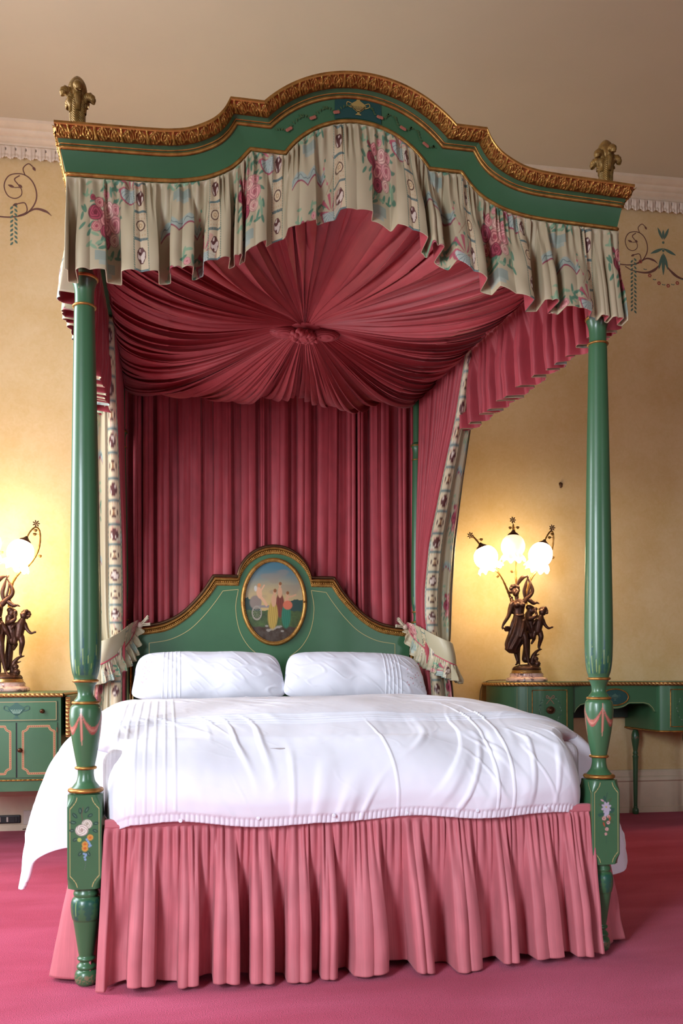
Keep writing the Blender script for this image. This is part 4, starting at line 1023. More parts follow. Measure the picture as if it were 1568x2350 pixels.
def tieback(left):
    mx = (lambda x: x) if not left else (lambda x: W - x)
    root = empty('curtain_tieback', (0, 0, 0), 0, 'frilled floral chintz tieback round the ' + ('left' if left else 'right') + ' bed curtain', 'tieback')
    # centre line of the crescent: from a knot beside the post, across the curtain, round its outer edge
    Cl = catmull([(1.585, 2.135, 1.205), (1.615, 2.06, 1.165), (1.665, 1.93, 1.105), (1.725, 1.85, 1.060), (1.775, 1.86, 1.040), (1.800, 1.95, 1.035), (1.77, 2.10, 1.06)], 24)
    n = len(Cl); a = np.linspace(0, 1, n); Hh = np.interp(a, [0, .06, .25, .6, 1], [.012, .035, .058, .062, .055])
    v = np.linspace(-1, 1, 36)[None, :]
    G = np.zeros((n, 36, 3)); G[..., 0] = Cl[:, None, 0]; G[..., 1] = Cl[:, None, 1] - .012 * (1 - v ** 2); G[..., 2] = Cl[:, None, 2] + Hh[:, None] * v
    G[..., 0] += .014 * (-v) * 0 + .010 * v * -1
    s = np.concatenate([[0], np.cumsum(np.linalg.norm(np.diff(Cl, axis=0), axis=1))])
    uu = np.repeat(np.minimum(.13 + s * 1.35, .4002)[:, None], 36, 1); vv = .17 + Hh[:, None] * v
    G2 = G.copy(); G2[..., 0] = mx(G[..., 0])
    o = MB().grid(G2, col=chintz(uu, vv), flip=left).build('band', [M['chintz']], root); solidify(o, .003)
    lo = G[:, 0, :]; P = lo.copy(); P[:, 0] = mx(P[:, 0]); P[:, 1] -= .002
    MB().tube(P, .0042, 8).build('piping', M['piping'], root)
    # frill beneath
    top = resample(lo, 520); nn = len(top); t_ = np.gradient(top, axis=0); t_[:, 2] = 0; t_ /= np.linalg.norm(t_, axis=1)[:, None]
    nrm = np.stack([t_[:, 1], -t_[:, 0], np.zeros(nn)], 1)
    top[:, 0] = mx(top[:, 0])
    if left: nrm[:, 0] *= -1
    ln = np.interp(np.linspace(0, 1, nn), [0, .1, .3, .7, 1], [.03, .07, .10, .10, .09])
    drape(top, nrm, ln, 'frill', [M['chintz']], .042, .016, .014, .004, flare=.03, seed=81 + left, rows=44, gather=2.0, tang=.6, pat=chintz, parent=root, hemn=.01)
    # knotted end
    b = MB(); kx = mx(1.575); e = (-1 if not left else 1)
    for dz, dx, sp in ((.045, -.045, .018), (.005, -.055, .014)):
        P = catmull([(kx, 2.13, 1.20), (mx(1.575 + dx * .5), 2.12, 1.20 + dz * .45), (mx(1.575 + dx), 2.115, 1.20 + dz)], 8)
        for q in (-.5, .5): b.tube(P + np.array([0, 0, q * sp * .6]), np.linspace(.008, .014, len(P)), 8, sy=.35, col=(.58, .50, .36))
    b.ball((kx, 2.125, 1.20), (.017, .015, .017), 14, 10, col=(.52, .40, .30)); b.build('knotted_end', M['chintz'], root)
tieback(False); tieback(True)

# --- skirt
sk_ = empty('bed_skirt', (0, 0, 0), 0, 'gathered rose pink moire bed skirt hanging to the carpet', 'bed skirt')
n = 1500; x = np.linspace(.056, W - .043, n); top = np.stack([x, np.full(n, -.030), np.full(n, .478)], 1)
def spread(s, v): return (s - .5) * .03 * v
drape(top, np.tile([0, -1.0, 0], (n, 1)), .462, 'front_skirt', [M['pink']],  .120, .024, .038, .008, jit=.6, flare=.055, seed=94, rows=110, gather=2.1, valley=.25, parent=sk_, hemn=.012, taper=spread)
rbox('heading_band', (.056, -.036, .474), (W - .043, -.012, .500), M['pink'], sk_, .004)
for side in (0, 1):
    n = 1000; pth = np.array([(.030, .075), (.0, .080), (-.020, .100), (-.022, .16), (-.022, L - .1)])
    if side == 1: pth = pth * [-1, 1] + [W, 0]
    pth = resample(catmull(pth, 20), n); tq = np.gradient(pth, axis=0); tq /= np.linalg.norm(tq, axis=1)[:, None]
    nr = np.stack([-tq[:, 1], tq[:, 0], np.zeros(n)], 1) * (1 if side == 0 else -1)
    kh = np.hanning(61); kh /= kh.sum(); nr = np.stack([np.convolve(np.pad(nr[:, q], 30, mode='edge'), kh, 'valid') for q in range(3)], 1)
    top = np.stack([pth[:, 0], pth[:, 1], np.full(n, .46)], 1)
    drape(top, nr, .442, 'side_skirt', [M['pink']], .15, .03, .022, .006, flare=.075, seed=95 + side, rows=60, gather=2.0, valley=.17, parent=sk_, hemn=.008)

# --- mattress
mt_ = MB(); o = mt_.box((.045, .03, .475), (W - .045, L - .075, .70)).build('mattress', M['ticking'], smooth=False); bevel(o, .04, 5)
tag(o, 'grey covered mattress mostly hidden under the white duvet', 'mattress')

# --- duvet
def duvet():
    root = empty('duvet', (0, 0, 0), 0, 'white cotton duvet with pintucks and a buttoned hem, spread over the bed', 'duvet')
    yz = catmull([(1.66, .775), (1.63, .805), (1.52, .822), (1.25, .828), (.90, .822), (.60, .806), (.35, .780), (.15, .742), (.03, .695), (-.045, .635), (-.075, .570), (-.070, .520), (-.055, .478)], 40)
    yz = resample(yz, 420); m_ = len(yz)
    xs = np.linspace(0, 1, 640)[:, None]
    yy = yz[None, :, 0]; zz = yz[None, :, 1]
    tan = np.gradient(yz, axis=0); tan /= np.linalg.norm(tan, axis=1)[:, None]; ny = tan[:, 1][None, :] * 1.0; nz = -tan[:, 0][None, :]
    ny, nz = -np.abs(tan[:, 1])[None, :], np.abs(tan[:, 0])[None, :]
    front = 1 - sm(.065, .22, yy)
    xl = .000 + .064 * front - .02 * (1 - front); xr = W - .000 - .066 * front + .02 * (1 - front)
    X = xl + (xr - xl) * xs
    e = np.minimum(X - xl, xr - X)
    rnd = np.sqrt(np.clip(1 - (1 - np.clip(e / .30, 0, 1)) ** 2, 0, 1))   # crown: falls towards both sides
    arc_s = np.cumsum(np.r_[0, np.linalg.norm(np.diff(yz, axis=0), axis=1)])[None, :]
    h = -.055 * (1 - rnd) * (1 - front) - .045 * (1 - np.sqrt(np.clip(e / .07, 0, 1))) * (e < .07) * front
    A = arc_s; front2 = sm(.9, 1.9, A)
    # broad puffs, then drawn creases fanning down to the hem, then fine crumples
    wr_ = .012 * noise2(X, A, 101, 3.2, 2.6) + .003 * noise2(X + .3 * A, A, 102, 8, 4)
    cr = np.abs(noise2(X * 1.0 + .35 * noise2(X, A, 103, 2), A * .30, 104, 13, 5)); crease = (1 - sm(0, .42, cr)) ** 1.5
    cr2 = np.abs(noise2(X - .5 * A, A * .5, 105, 17, 9)); crease2 = (1 - sm(0, .35, cr2)) ** 1.5
    cr3 = np.abs(noise2(X * .6 + 1.0 * A, A * 1.0 - X * .5, 106, 11, 11)); crease3 = 1 - sm(0, .12, cr3)
    wr_ = wr_ + crease * .0075 * front2 * sm(-.2, .5, noise2(X, A, 107, 4)) + crease2 * .0030 * sm(-.1, .5, noise2(X, A, 108, 3)) + crease3 * .0005
    wr_ = wr_ + .0004 * noise2(X, A, 109, 40, 30)
    # pintucks: five rows across the bed, five down the left side, two down the right
    def ridge(q, w__): return np.exp(-(q / w__) ** 2)
    tk = 0
    for k in range(5): tk = tk + 2.0 * ridge(A - (1.30 + .026 * k) - .02 * (xs - .5) ** 2, .0040)
    for k in range(7): tk = tk + .7 * ridge(X - (.085 + .030 * k) , .0035) * sm(.5, .9, A)
    for k in range(2): tk = tk + ridge(X - (1.30 + .055 * k) - .03 * np.sin(A * 2), .0035) * sm(.8, 1.3, A) * 1.3
    tk = tk + ridge(X - .94 - .02 * np.sin(A * 4), .004) * sm(1.3, 1.6, A)
    wr_ = wr_ + .0032 * tk
    hemb = sm(-.032, -.028, A - arc_s.max()); wr_ = wr_ - .0045 * hemb + .002 * hemb * np.sin(X * 420)
    Y = yy + ny * (wr_ + h * .3); Z = zz + nz * wr_ + h + .010 * noise1(X, 110, 7) * sm(1.8, 2.2, A)
    Y = Y + .095 * (1 - np.sqrt(np.clip(1 - (1 - np.clip(e / .10, 0, 1)) ** 2, 0, 1))) * front
    Z = Z - .012 * sm(.6, 1, front) * noise1(X, 111, 4)
    c = np.ones(X.shape + (3,)) * np.array([.79, .80, .87])
    rg = np.random.RandomState(12)
    for k in range(9):      # faint pink and grey embroidery sprigs near the head
        ex, ea = .18 + .16 * k, .22 + .12 * rg.rand()
        for q in range(7):
            c = mixc(c, disc(X, A, ex + rg.uniform(-.06, .06), ea + rg.uniform(-.02, .04), .0048), (.62, .40, .42) if q % 2 else (.55, .56, .58))
    root_o = MB().grid(np.stack([X + 0 * Y, Y, Z], -1), col=c, flip=True).build('top_cover', [M['linen_p']], root); solidify(root_o, .004, 1)
    # overhang at both sides (starts behind the foot posts)
    for left in (True, False):
        j = np.where((yz[:, 0] > -.045) & (yz[:, 1] > .60))[0]; Yc = yz[j, 0]; n = len(j)
        a = np.linspace(0, 1, 150)[None, :]
        base = np.stack([(X + 0 * Y)[0 if left else -1, j], Y[0 if left else -1, j], Z[0 if left else -1, j]], 1)
        fy = (1 - sm(.08, .9, Yc))[:, None]
        Lh = ((.32 if left else .36) + .05 * noise1(Yc, 121 + left, 3)[:, None] + ((.13 * np.exp(-((Yc - .34) / .13) ** 2) - .03 * (1 - sm(.14, .26, Yc))) if left else .13 * (1 - sm(.15, .55, Yc)))[:, None])
        prof = catmull([(0, 0), (.045, -.030), (.095, -.085), (.135, -.165), (.160, -.26), (.178, -.36), (.190, -.46)], 30); prof = resample(prof, 150)
        Lh = Lh * sm(.02, .12, Yc)[:, None] + .12 * (1 - sm(.02, .12, Yc)[:, None]); sc = Lh / .46
        out = prof[None, :, 0][0][None, :] * (.80 + .32 * fy) * (.02 + .98 * sm(.065, .20, Yc)[:, None]) * (.62 + .38 * sm(.10, .34, Yc)[:, None]) ; dn = prof[None, :, 1][0][None, :] * sc
        fo = sm(.05, .2, Yc)[:, None] * .028 * np.sin(phase(Yc, .34, 131 + left, .5)[:, None] + 1.0 * a) * a ** 1.3 + .010 * noise2(Yc[:, None], a, 133, 14, 3) * a
        cr = sm(.06, .2, Yc)[:, None] * (1 - sm(0, .2, np.abs(noise2(Yc[:, None] * 2, a * 1.0 + Yc[:, None], 134, 6, 3)))) * .010 * a
        if left: out = out + .02 * fy * a; tipx = 0
        sgn = -1 if left else 1
        Gx = base[:, 0][:, None] + sgn * (out + fo * .8 + cr); Gy = base[:, 1][:, None] - .02 * fy * a ** 2 + 0 * a; Gz = base[:, 2][:, None] + dn + .01 * fo
        if left: Gx = Gx + .045 * fy * np.sin(PI * np.clip(a * 1.1 - .1, 0, 1)) * 0
        Gz = np.maximum(Gz, .06)
        c = np.ones(Gx.shape + (3,)) * np.array([.79, .80, .87])
        o = MB().grid(np.stack([Gx, Gy, Gz], -1), col=c, flip=not left).build('side_drop', [M['linen_p']], root); solidify(o, .009, -1)
    # buttons on the hem
    for x in np.linspace(.28, 1.45, 6):
        bb = MB().lathe([(.0005, 0), (.005, 0), (.0062, .001), (.0055, .0022), (.002, .0016), (.0005, .0016)], (0, 0, 0), 20)
        o = bb.build('button', M['linen'], root, loc=(x, -.078, .497)); o.rotation_euler = (PI / 2, 0, 0)
duvet()

# --- pillows
def pillow(x0, x1, y, z, lab, mirror=False, seed=1):
    nx, nv = 340, 300; wd = (x1 - x0); cx = (x0 + x1) / 2
    u = np.sin(np.linspace(-PI / 2, PI / 2, nx))[:, None]; v = np.linspace(0, 2 * PI, nv, endpoint=False)[None, :]
    # cross-section: soft lens leaning back on the headboard; half height b, half depth d
    env = np.clip(1 - np.abs(u) ** 5, 0, 1) ** .5
    env = np.clip(1 - np.abs(u) ** 8, 0, 1) ** .5; bh = .138 * env ** .30 * (1 - .06 * np.abs(u) ** 3); dp = .085 * np.clip(1 - np.abs(u) ** 3, 0, 1) ** .7 + .004
    cz_ = np.sign(np.sin(v)) * np.abs(np.sin(v)) ** 1.0; cy_ = np.sign(np.cos(v)) * np.abs(np.cos(v)) ** 1.15
    Lx = cx + u * wd / 2 * (.975 - .085 * cz_ * env ** .5 * np.abs(u) ** 3) - (0 if mirror else .0) ; Zl = bh * cz_; Yl = -dp * cy_
    front = (cy_ > 0)
    wrk = .008 * noise2(u * 1, cz_ * .6, seed, 3, 2) + .0028 * (1 - sm(0, .38, np.abs(noise2(u * 2.4 + cz_ * .9, cz_ * .7 - u * .5, seed + 1, 3.0, 3)))) * (.4 + .6 * np.abs(u)) + .0015 * noise2(u * 3 + cz_, cz_ * 1.5, seed + 2, 2.5, 2.5)
    px = (u if not mirror else -u)
    tk = sum(np.exp(-((px - (-.62 + k * .055)) / .0055) ** 2) for k in range(5))
    wrk = wrk + .0035 * tk
    Yl = Yl - wrk * (cy_ > -.2) * (1 if True else 0) * np.clip(np.abs(cy_) * 3, 0, 1)
    ear = .012 * np.clip(np.abs(u) - .9, 0, 1) * 10 * np.abs(cz_)
    Zl = Zl * 1.0
    tilt = math.radians(24); Yr = Yl * math.cos(tilt) + Zl * math.sin(tilt); Zr = -Yl * math.sin(tilt) + Zl * math.cos(tilt)
    G = np.stack([Lx + 0 * Zr, y + Yr, z + Zr - .010 * np.clip(u if not mirror else u, -1, 1) * (1 if mirror else 0)], -1)
    c = np.ones(G.shape) * np.array([.79, .80, .87]); rg = np.random.RandomState(seed + 5)
    Xf = px * wd / 2 + 0 * cz_; Zf = bh * cz_ + 0 * u
    for k in range(26):
        ax_, az_ = rg.uniform(-.36, -.27), rg.uniform(-.06, .06) * 1.2
        c = mixc(c, disc(Xf, Zf, ax_, az_, .0050, .0028, rg.rand() * 3) * (cy_ > 0) * .8, (.60, .26, .30) if k % 2 else (.52, .54, .55))
    o = MB().grid(G, cv=True, col=c, flip=False).build('pillow', M['linen_p'])
    tag(o, lab, 'pillow', 'pillows against the headboard'); return o
pillow(.070, .850, 1.90, .925, 'white pillow leaning on the headboard at the left, embroidery on its outer end', False, 201)
pillow(.845, 1.615, 1.88, .920, 'white pillow leaning on the headboard at the right, pintucked towards the desk side', True, 221)

# ================================================================== THE CABINET (left)
def turned_leg(parent, x, y, h, r=.024, mt='green'):
    pr = [(.014, 0), (.019, .006), (.021, .022), (.018, .036), (.012, .044), (.015, .050), (.011, .058), (.0125, .075), (.017, h * .60), (.020, h * .66), (.014, h * .68), (.018, h * .70), (.014, h * .72), (.017, h * .76), (.024, h * .84), (.026, h * .89), (.021, h * .945), (.015, h * .965), (.020, h * .98), (.021, h)]
    def cf(T, Z):
        c = np.ones(T.shape + (3,)) * np.array(GREEN) * .8; ph = np.mod(T / (2 * PI) * 4, 1) - .5
        return mixc(c, ((np.abs(Z - h * .86 - .02 * np.abs(ph) * 2) < .002)).astype(float), (.36, .12, .08))
    o = MB().lathe(fine(pr, .005), (0, 0, 0), 36, colfn=cf).build('leg', M['green_p'], parent, loc=(x, y, 0)); return o
def knob(parent, x, y, z, r=.011):
    o = MB().lathe([(.010, 0), (.012, .002), (.006, .005), (.005, .010), (r, .016), (r * .95, .021), (r * .5, .024), (.0005, .025)], (0, 0, 0), 24).build('knob', M['antique'], parent, loc=(x, y, z))
    o.rotation_euler = (PI / 2, 0, 0); return o
def carved_edge(path, z0, z1, out=.006):
    """gilt carved edge strip following a plan path (n,2)"""
    P = resample(path, max(60, int(np.sum(np.linalg.norm(np.diff(path, axis=0), axis=1)) / .0025)))
    T = np.gradient(P, axis=0); T /= np.linalg.norm(T, axis=1)[:, None]; Nn = np.stack([T[:, 1], -T[:, 0]], 1)
    s = np.arange(len(P)) * .0025; v = np.linspace(0, 1, 9)
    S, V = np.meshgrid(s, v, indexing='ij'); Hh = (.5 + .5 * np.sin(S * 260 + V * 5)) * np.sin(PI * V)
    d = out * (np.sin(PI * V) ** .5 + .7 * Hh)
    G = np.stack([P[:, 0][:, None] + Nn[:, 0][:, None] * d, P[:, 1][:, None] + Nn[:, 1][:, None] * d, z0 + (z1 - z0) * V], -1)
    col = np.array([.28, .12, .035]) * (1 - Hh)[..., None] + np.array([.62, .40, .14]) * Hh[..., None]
    return G, col
cab = empty('bedside_cabinet', wf(-.512, .03, 0), WA, 'green bow fronted cabinet with painted urn drawer and two doors, left of the bed', 'cabinet')
# local: x -.40..+.40 , y = -depth ; right body edge at u=-.29
cw = .222; DF = .640; ZT = .838
bow = lambda x: DF + .022 * math.cos(min(max(x / cw, -1.1), 1.1) * PI / 2.2)
xs_ = np.linspace(-cw, cw, 25)
outl = [(cw, 0), (-cw, 0)][::-1]
plan = [(-cw - .21, -.01), (-cw - .21, -DF + .02), (-cw - .02, -DF + .005)] + [(x, -bow(x)) for x in xs_] + [(cw, -.01)]
MB().prism(plan, .318, .815, 'z').build('body', M['green'], cab, smooth=False)
tp = [(-cw - .40, 0), (-cw - .40, -DF + .03), (-cw - .03, -DF + .005)] + [(x * 1.06, -bow(x) - .014) for x in xs_] + [(cw + .02, 0)]
MB().prism(tp, .818, ZT, 'z').build('top', M['green'], cab, smooth=False)
G, col = carved_edge(np.array(tp[1:-1]), .815, ZT - .002, .007); b = MB().grid(G, col=col)
G, col = carved_edge(np.array([tp[-2], tp[-1]]), .815, ZT - .002, .007); b.grid(G, col=col); b.build('gilt_edge', M['gold_p'], cab)
def bowed(x0, x1, z0, z1, t, n=14, off=0.0):
    xs2 = np.linspace(x0, x1, n); P = [(x, -bow(x) - off) for x in xs2] + [(x, -bow(x) - off - t) for x in xs2[::-1]]
    P = P[::-1]; return MB().prism([(p[0], p[1]) for p in P], z0, z1, 'z')
dr = bowed(-cw + .018, cw - .018, .690, .796, .008).build('drawer', M['green'], cab, smooth=False)
for x in (-.130, .130): knob(dr, x, -bow(x) - .008, .742)
def line_on(mb, P, wd, col, off):
    """flat line on the bowed front; P in (x,z)"""
    P = np.array(P, float); T = np.gradient(P, axis=0); T /= np.linalg.norm(T, axis=1)[:, None] + 1e-9; Nn = np.stack([-T[:, 1], T[:, 0]], 1)
    A = P + Nn * wd; B = P - Nn * wd; G = np.zeros((len(P), 2, 3))
    for k, Q in enumerate((A, B)):
        G[:, k, 0] = Q[:, 0]; G[:, k, 2] = Q[:, 1]; G[:, k, 1] = [-bow(q) - off for q in Q[:, 0]]
    mb.grid(G, col=np.broadcast_to(col, G.shape))
def rect_line(mb, x0, x1, z0, z1, wd, col, off):
    for P in ([(x0, z0), (x1, z0)], [(x1, z0), (x1, z1)], [(x1, z1), (x0, z1)], [(x0, z1), (x0, z0)]): line_on(mb, resample(P, 12), wd, col, off)
mb = MB(); GL = (.50, .30, .14)
rect_line(mb, -cw + .022, cw - .022, .695, .791, .0012, GL, .0088)
# urn
yu = -bow(0) - .0095
mb2 = MB(); urn(mb2, 0.0, .742, .95, yu, (.018, .085, .06), (.25, .38, .28)); mb2.build('painted_urn', M['paint'], dr, smooth=False)
mb.build('gilt_line', M['paint'], dr, smooth=False)
for sg in (-1, 1):
    x0, x1 = (.004, cw - .018) if sg > 0 else (-cw + .018, -.004)
    d_ = bowed(x0, x1, .392, .682, .008).build('door', M['green'], cab, smooth=False)
    mb = MB(); a0, a1, b0, b1, r = x0 + .028, x1 - .014, .412, .662, .026
    if sg < 0: a0, a1 = x0 + .014, x1 - .028
    P = [(a0, b0 + r)]
    corner = lambda c_, s_, e_: [(c_[0] + r * math.cos(t_), c_[1] + r * math.sin(t_)) for t_ in np.linspace(s_, e_, 8)]
    P = corner((a0, b0), PI / 2, 0) + corner((a1, b0), PI, PI / 2) + corner((a1, b1), 3 * PI / 2, PI) + corner((a0, b1), 0, -PI / 2)
    P = resample(P + [P[0]], 160)
    line_on(mb, P, .0042, (.28, .085, .05), .0086); 
    for o_ in (-.0048, .0048):
        T = np.gradient(P, axis=0); T /= np.linalg.norm(T, axis=1)[:, None]; line_on(mb, P + np.stack([-T[:, 1], T[:, 0]], 1) * o_, .0010, (.55, .34, .14), .0090)
    for p in P[::2]: mb.ball((p[0], -bow(p[0]) - .009, p[1]), (.0024, .0008, .0024), 6, 4, col=(.50, .30, .13))
    mb.build('painted_border', M['paint'], d_, smooth=False)
    if sg > 0: knob(d_, x0 + .014, -bow(x0) - .008, .537)
    rbox('hinge', ((x1 - .004) if sg > 0 else x0 - .002, -bow(x1) - .010, .628), ((x1 + .002) if sg > 0 else x0 + .004, -bow(x1) - .004, .655), M['antique'], d_, .001)
G, col = carved_edge(np.array([(x, -bow(x)) for x in xs_]), .372, .382, .006); MB().grid(G).build('gilt_bead', M['gold'], cab)
rbox('gap_shadow_strip', (-.0035, -bow(0) - .002, .392), (.0035, -bow(0) + .004, .682), M['black'], cab, .0005)  # black strip set between the doors in place of the gap's shade
# hanging drop leaf with gilt edge on the right side
lf = MB().box((cw + .024, -DF + .02, .60), (cw + .044, -.03, .822)).build('drop_leaf', M['green'], cab, smooth=False)
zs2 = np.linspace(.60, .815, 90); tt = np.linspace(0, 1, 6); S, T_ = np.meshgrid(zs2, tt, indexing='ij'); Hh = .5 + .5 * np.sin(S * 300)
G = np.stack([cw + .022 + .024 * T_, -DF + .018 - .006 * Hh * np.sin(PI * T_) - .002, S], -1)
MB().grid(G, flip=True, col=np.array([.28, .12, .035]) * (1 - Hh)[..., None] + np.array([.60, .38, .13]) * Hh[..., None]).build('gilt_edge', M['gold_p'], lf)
for (x, y) in ((cw - .045, -DF + .01), (-cw - .17, -DF + .05), (cw - .045, -.05), (-cw - .17, -.05)): turned_leg(cab, x, y, .32)

# ================================================================== THE DESK (right)
desk = empty('kneehole_desk', wf(2.975, 0, 0), WA, 'green kidney shaped kneehole desk with gilt edge against the wall, right of the bed', 'desk')
ZD = .880
def ped(sg):
    pl = catmull([(.275, -.02), (.275, -.30), (.275, -.440), (.300, -.478), (.38, -.497), (.48, -.497), (.58, -.480), (.66, -.43), (.715, -.34), (.735, -.22), (.715, -.10), (.66, -.02)], 6)
    pl = [(sg * p[0], p[1]) for p in pl]
    if sg > 0: pl = pl
    else: pl = pl[::-1]
    return pl
def ccw(P):
    a = sum(P[i][0] * P[(i + 1) % len(P)][1] - P[(i + 1) % len(P)][0] * P[i][1] for i in range(len(P)))
    return list(P) if a > 0 else list(P)[::-1]
for sg in (-1, 1):
    pd = MB().prism(ccw(ped(sg)), .572, .858, 'z').build('pedestal', M['green'], desk, smooth=False)
    Pp = np.array(ccw(ped(sg))); Pp = np.vstack([Pp, Pp[:1]])
    b = MB(); b.tube(np.stack([Pp[:, 0], Pp[:, 1], np.full(len(Pp), .572)], 1), .006, 8); b.build('gilt_bead', M['gold'], pd)
    # drawer front, slightly proud, with gilt frame and oval handle
    yf = lambda x: -(.497 - .9 * max(0, abs(abs(x) - .43) - .05) ** 2 * 3)
    x0, x1 = sg * .325, sg * .565; 
    if x0 > x1: x0, x1 = x1, x0
    xs3 = np.linspace(x0, x1, 16); P = [(x, yf(x) + .006) for x in xs3] + [(x, yf(x) - .004) for x in xs3[::-1]]
    dw = MB().prism(ccw(P), .590, .845, 'z').build('drawer', M['green'], desk, smooth=False)
    b = MB()
    for (xa, za, xb_, zb_) in ((x0 + .012, .602, x1 - .012, .602), (x1 - .012, .602, x1 - .012, .832), (x1 - .012, .832, x0 + .012, .832), (x0 + .012, .832, x0 + .012, .602)):
        Q = resample([(xa, za), (xb_, zb_)], 14); b.tube(np.stack([Q[:, 0], [yf(q) - .0050 for q in Q[:, 0]], Q[:, 1]], 1), .0032, 6)
    b.build('gilt_frame', M['gold'], dw)
    xm = (x0 + x1) / 2; b = MB()
    b.ball((xm, yf(xm) - .006, .712), (.026, .006, .021), 28, 10); b.ball((xm, yf(xm) - .014, .712), (.014, .008, .011), 20, 8)
    a = np.linspace(0, 2 * PI, 33); b.tube(np.stack([xm + .024 * np.cos(a), np.full(33, yf(xm) - .012), .712 + .020 * np.sin(a)], 1), .0030, 8)
    b.build('oval_handle', M['antique'], dw)
    mb = MB()
    for k in range(44):
        a = PI / 2 + (k / 44 - .5) * 2 * PI * .92 + PI; x = xm + .062 * math.cos(a) * (1 + .08 * (k % 2)); z = .712 + .078 * math.sin(a) * (1 + .06 * (k % 3))
        leaf2(mb, x, z, .013, .0026, a + 1.2 * (1 if k % 2 else -1), (.025, .085, .055) if k % 3 else (.16, .26, .18), yf(xm) - .0047)
    for s3 in (-1, 1): strip2(mb, catmull([(xm, .782), (xm + s3 * .020, .800), (xm + s3 * .024, .786), (xm, .780), (xm + s3 * .014, .762), (xm + s3 * .024, .748)], 6), .0016, (.34, .14, .09), yf(xm) - .0050)
    mb.build('painted_wreath', M['paint'], dw, smooth=False)
# side panel lines on the left pedestal
mb = MB()
for x in (-.585, -.640): strip2(mb, [(x, .60), (x, .845)], .0010, (.40, .38, .16), -.492 if x > -.6 else -.462)
mb.build('gilt_line', M['paint'], desk, smooth=False)
# apron with arched cut-out
ap = [(-.275, .858), (-.275, .690), (-.262, .690), (-.250, .712), (-.225, .735), (-.19, .744), (-.10, .744)]
th = np.linspace(PI, 2 * PI, 17); ap += [(.105 * math.cos(t_), .775 + .062 * math.sin(t_)) for t_ in th if .775 + .062 * math.sin(t_) < .744]
ap += [(.10, .744), (.19, .744), (.225, .735), (.250, .712), (.262, .690), (.275, .690), (.275, .858)]
MB().prism(ccw(ap), -.437, -.420, 'y').build('apron', M['green'], desk, smooth=False)
mb = MB(); ln = np.array(ap[2:-2]) + [0, .006]; strip2(mb, ln, .0011, (.40, .38, .16), -.4378); mb.build('gilt_line', M['paint'], desk, smooth=False)
a = np.linspace(0, 2 * PI, 65); b = MB(); b.tube(np.stack([.088 * np.cos(a), np.full(65, -.440), .785 + .050 * np.sin(a)], 1), .0045, 8); ov = b.build('oval_frame', M['gold'], desk)
mb = MB(); mb.ball((0, -.438, .785), (.086, .002, .048), 40, 10, col=(.010, .060, .055)); urn(mb, 0, .783, .5, -.4408, (.06, .13, .10), (.02, .06, .05)); mb.build('painted_oval', M['paint'], desk)
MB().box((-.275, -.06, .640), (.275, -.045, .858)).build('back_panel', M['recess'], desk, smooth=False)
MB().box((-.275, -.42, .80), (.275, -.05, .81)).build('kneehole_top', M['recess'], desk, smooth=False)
top = catmull([(-.755, -.22), (-.73, -.36), (-.66, -.46), (-.55, -.512), (-.43, -.522), (-.33, -.512), (-.27, -.480), (-.20, -.455), (0, -.447), (.20, -.455), (.27, -.480), (.33, -.512), (.43, -.522), (.55, -.512), (.66, -.46), (.73, -.36), (.755, -.22)], 6)
plan = [(-.70, -.005), (-.74, -.12)] + [tuple(p) for p in top] + [(.74, -.12), (.70, -.005)]
MB().prism(ccw(plan), .860, ZD, 'z').build('top', M['green'], desk, smooth=False)
G, col = carved_edge(np.array(plan), .856, ZD - .002, .007); MB().grid(G, col=col).build('gilt_edge', M['gold_p'], desk)
for (x, y) in ((.315, -.085), (-.315, -.085), (.66, -.12), (-.66, -.12), (.62, -.40), (-.62, -.40)): turned_leg(desk, x, y, .575)

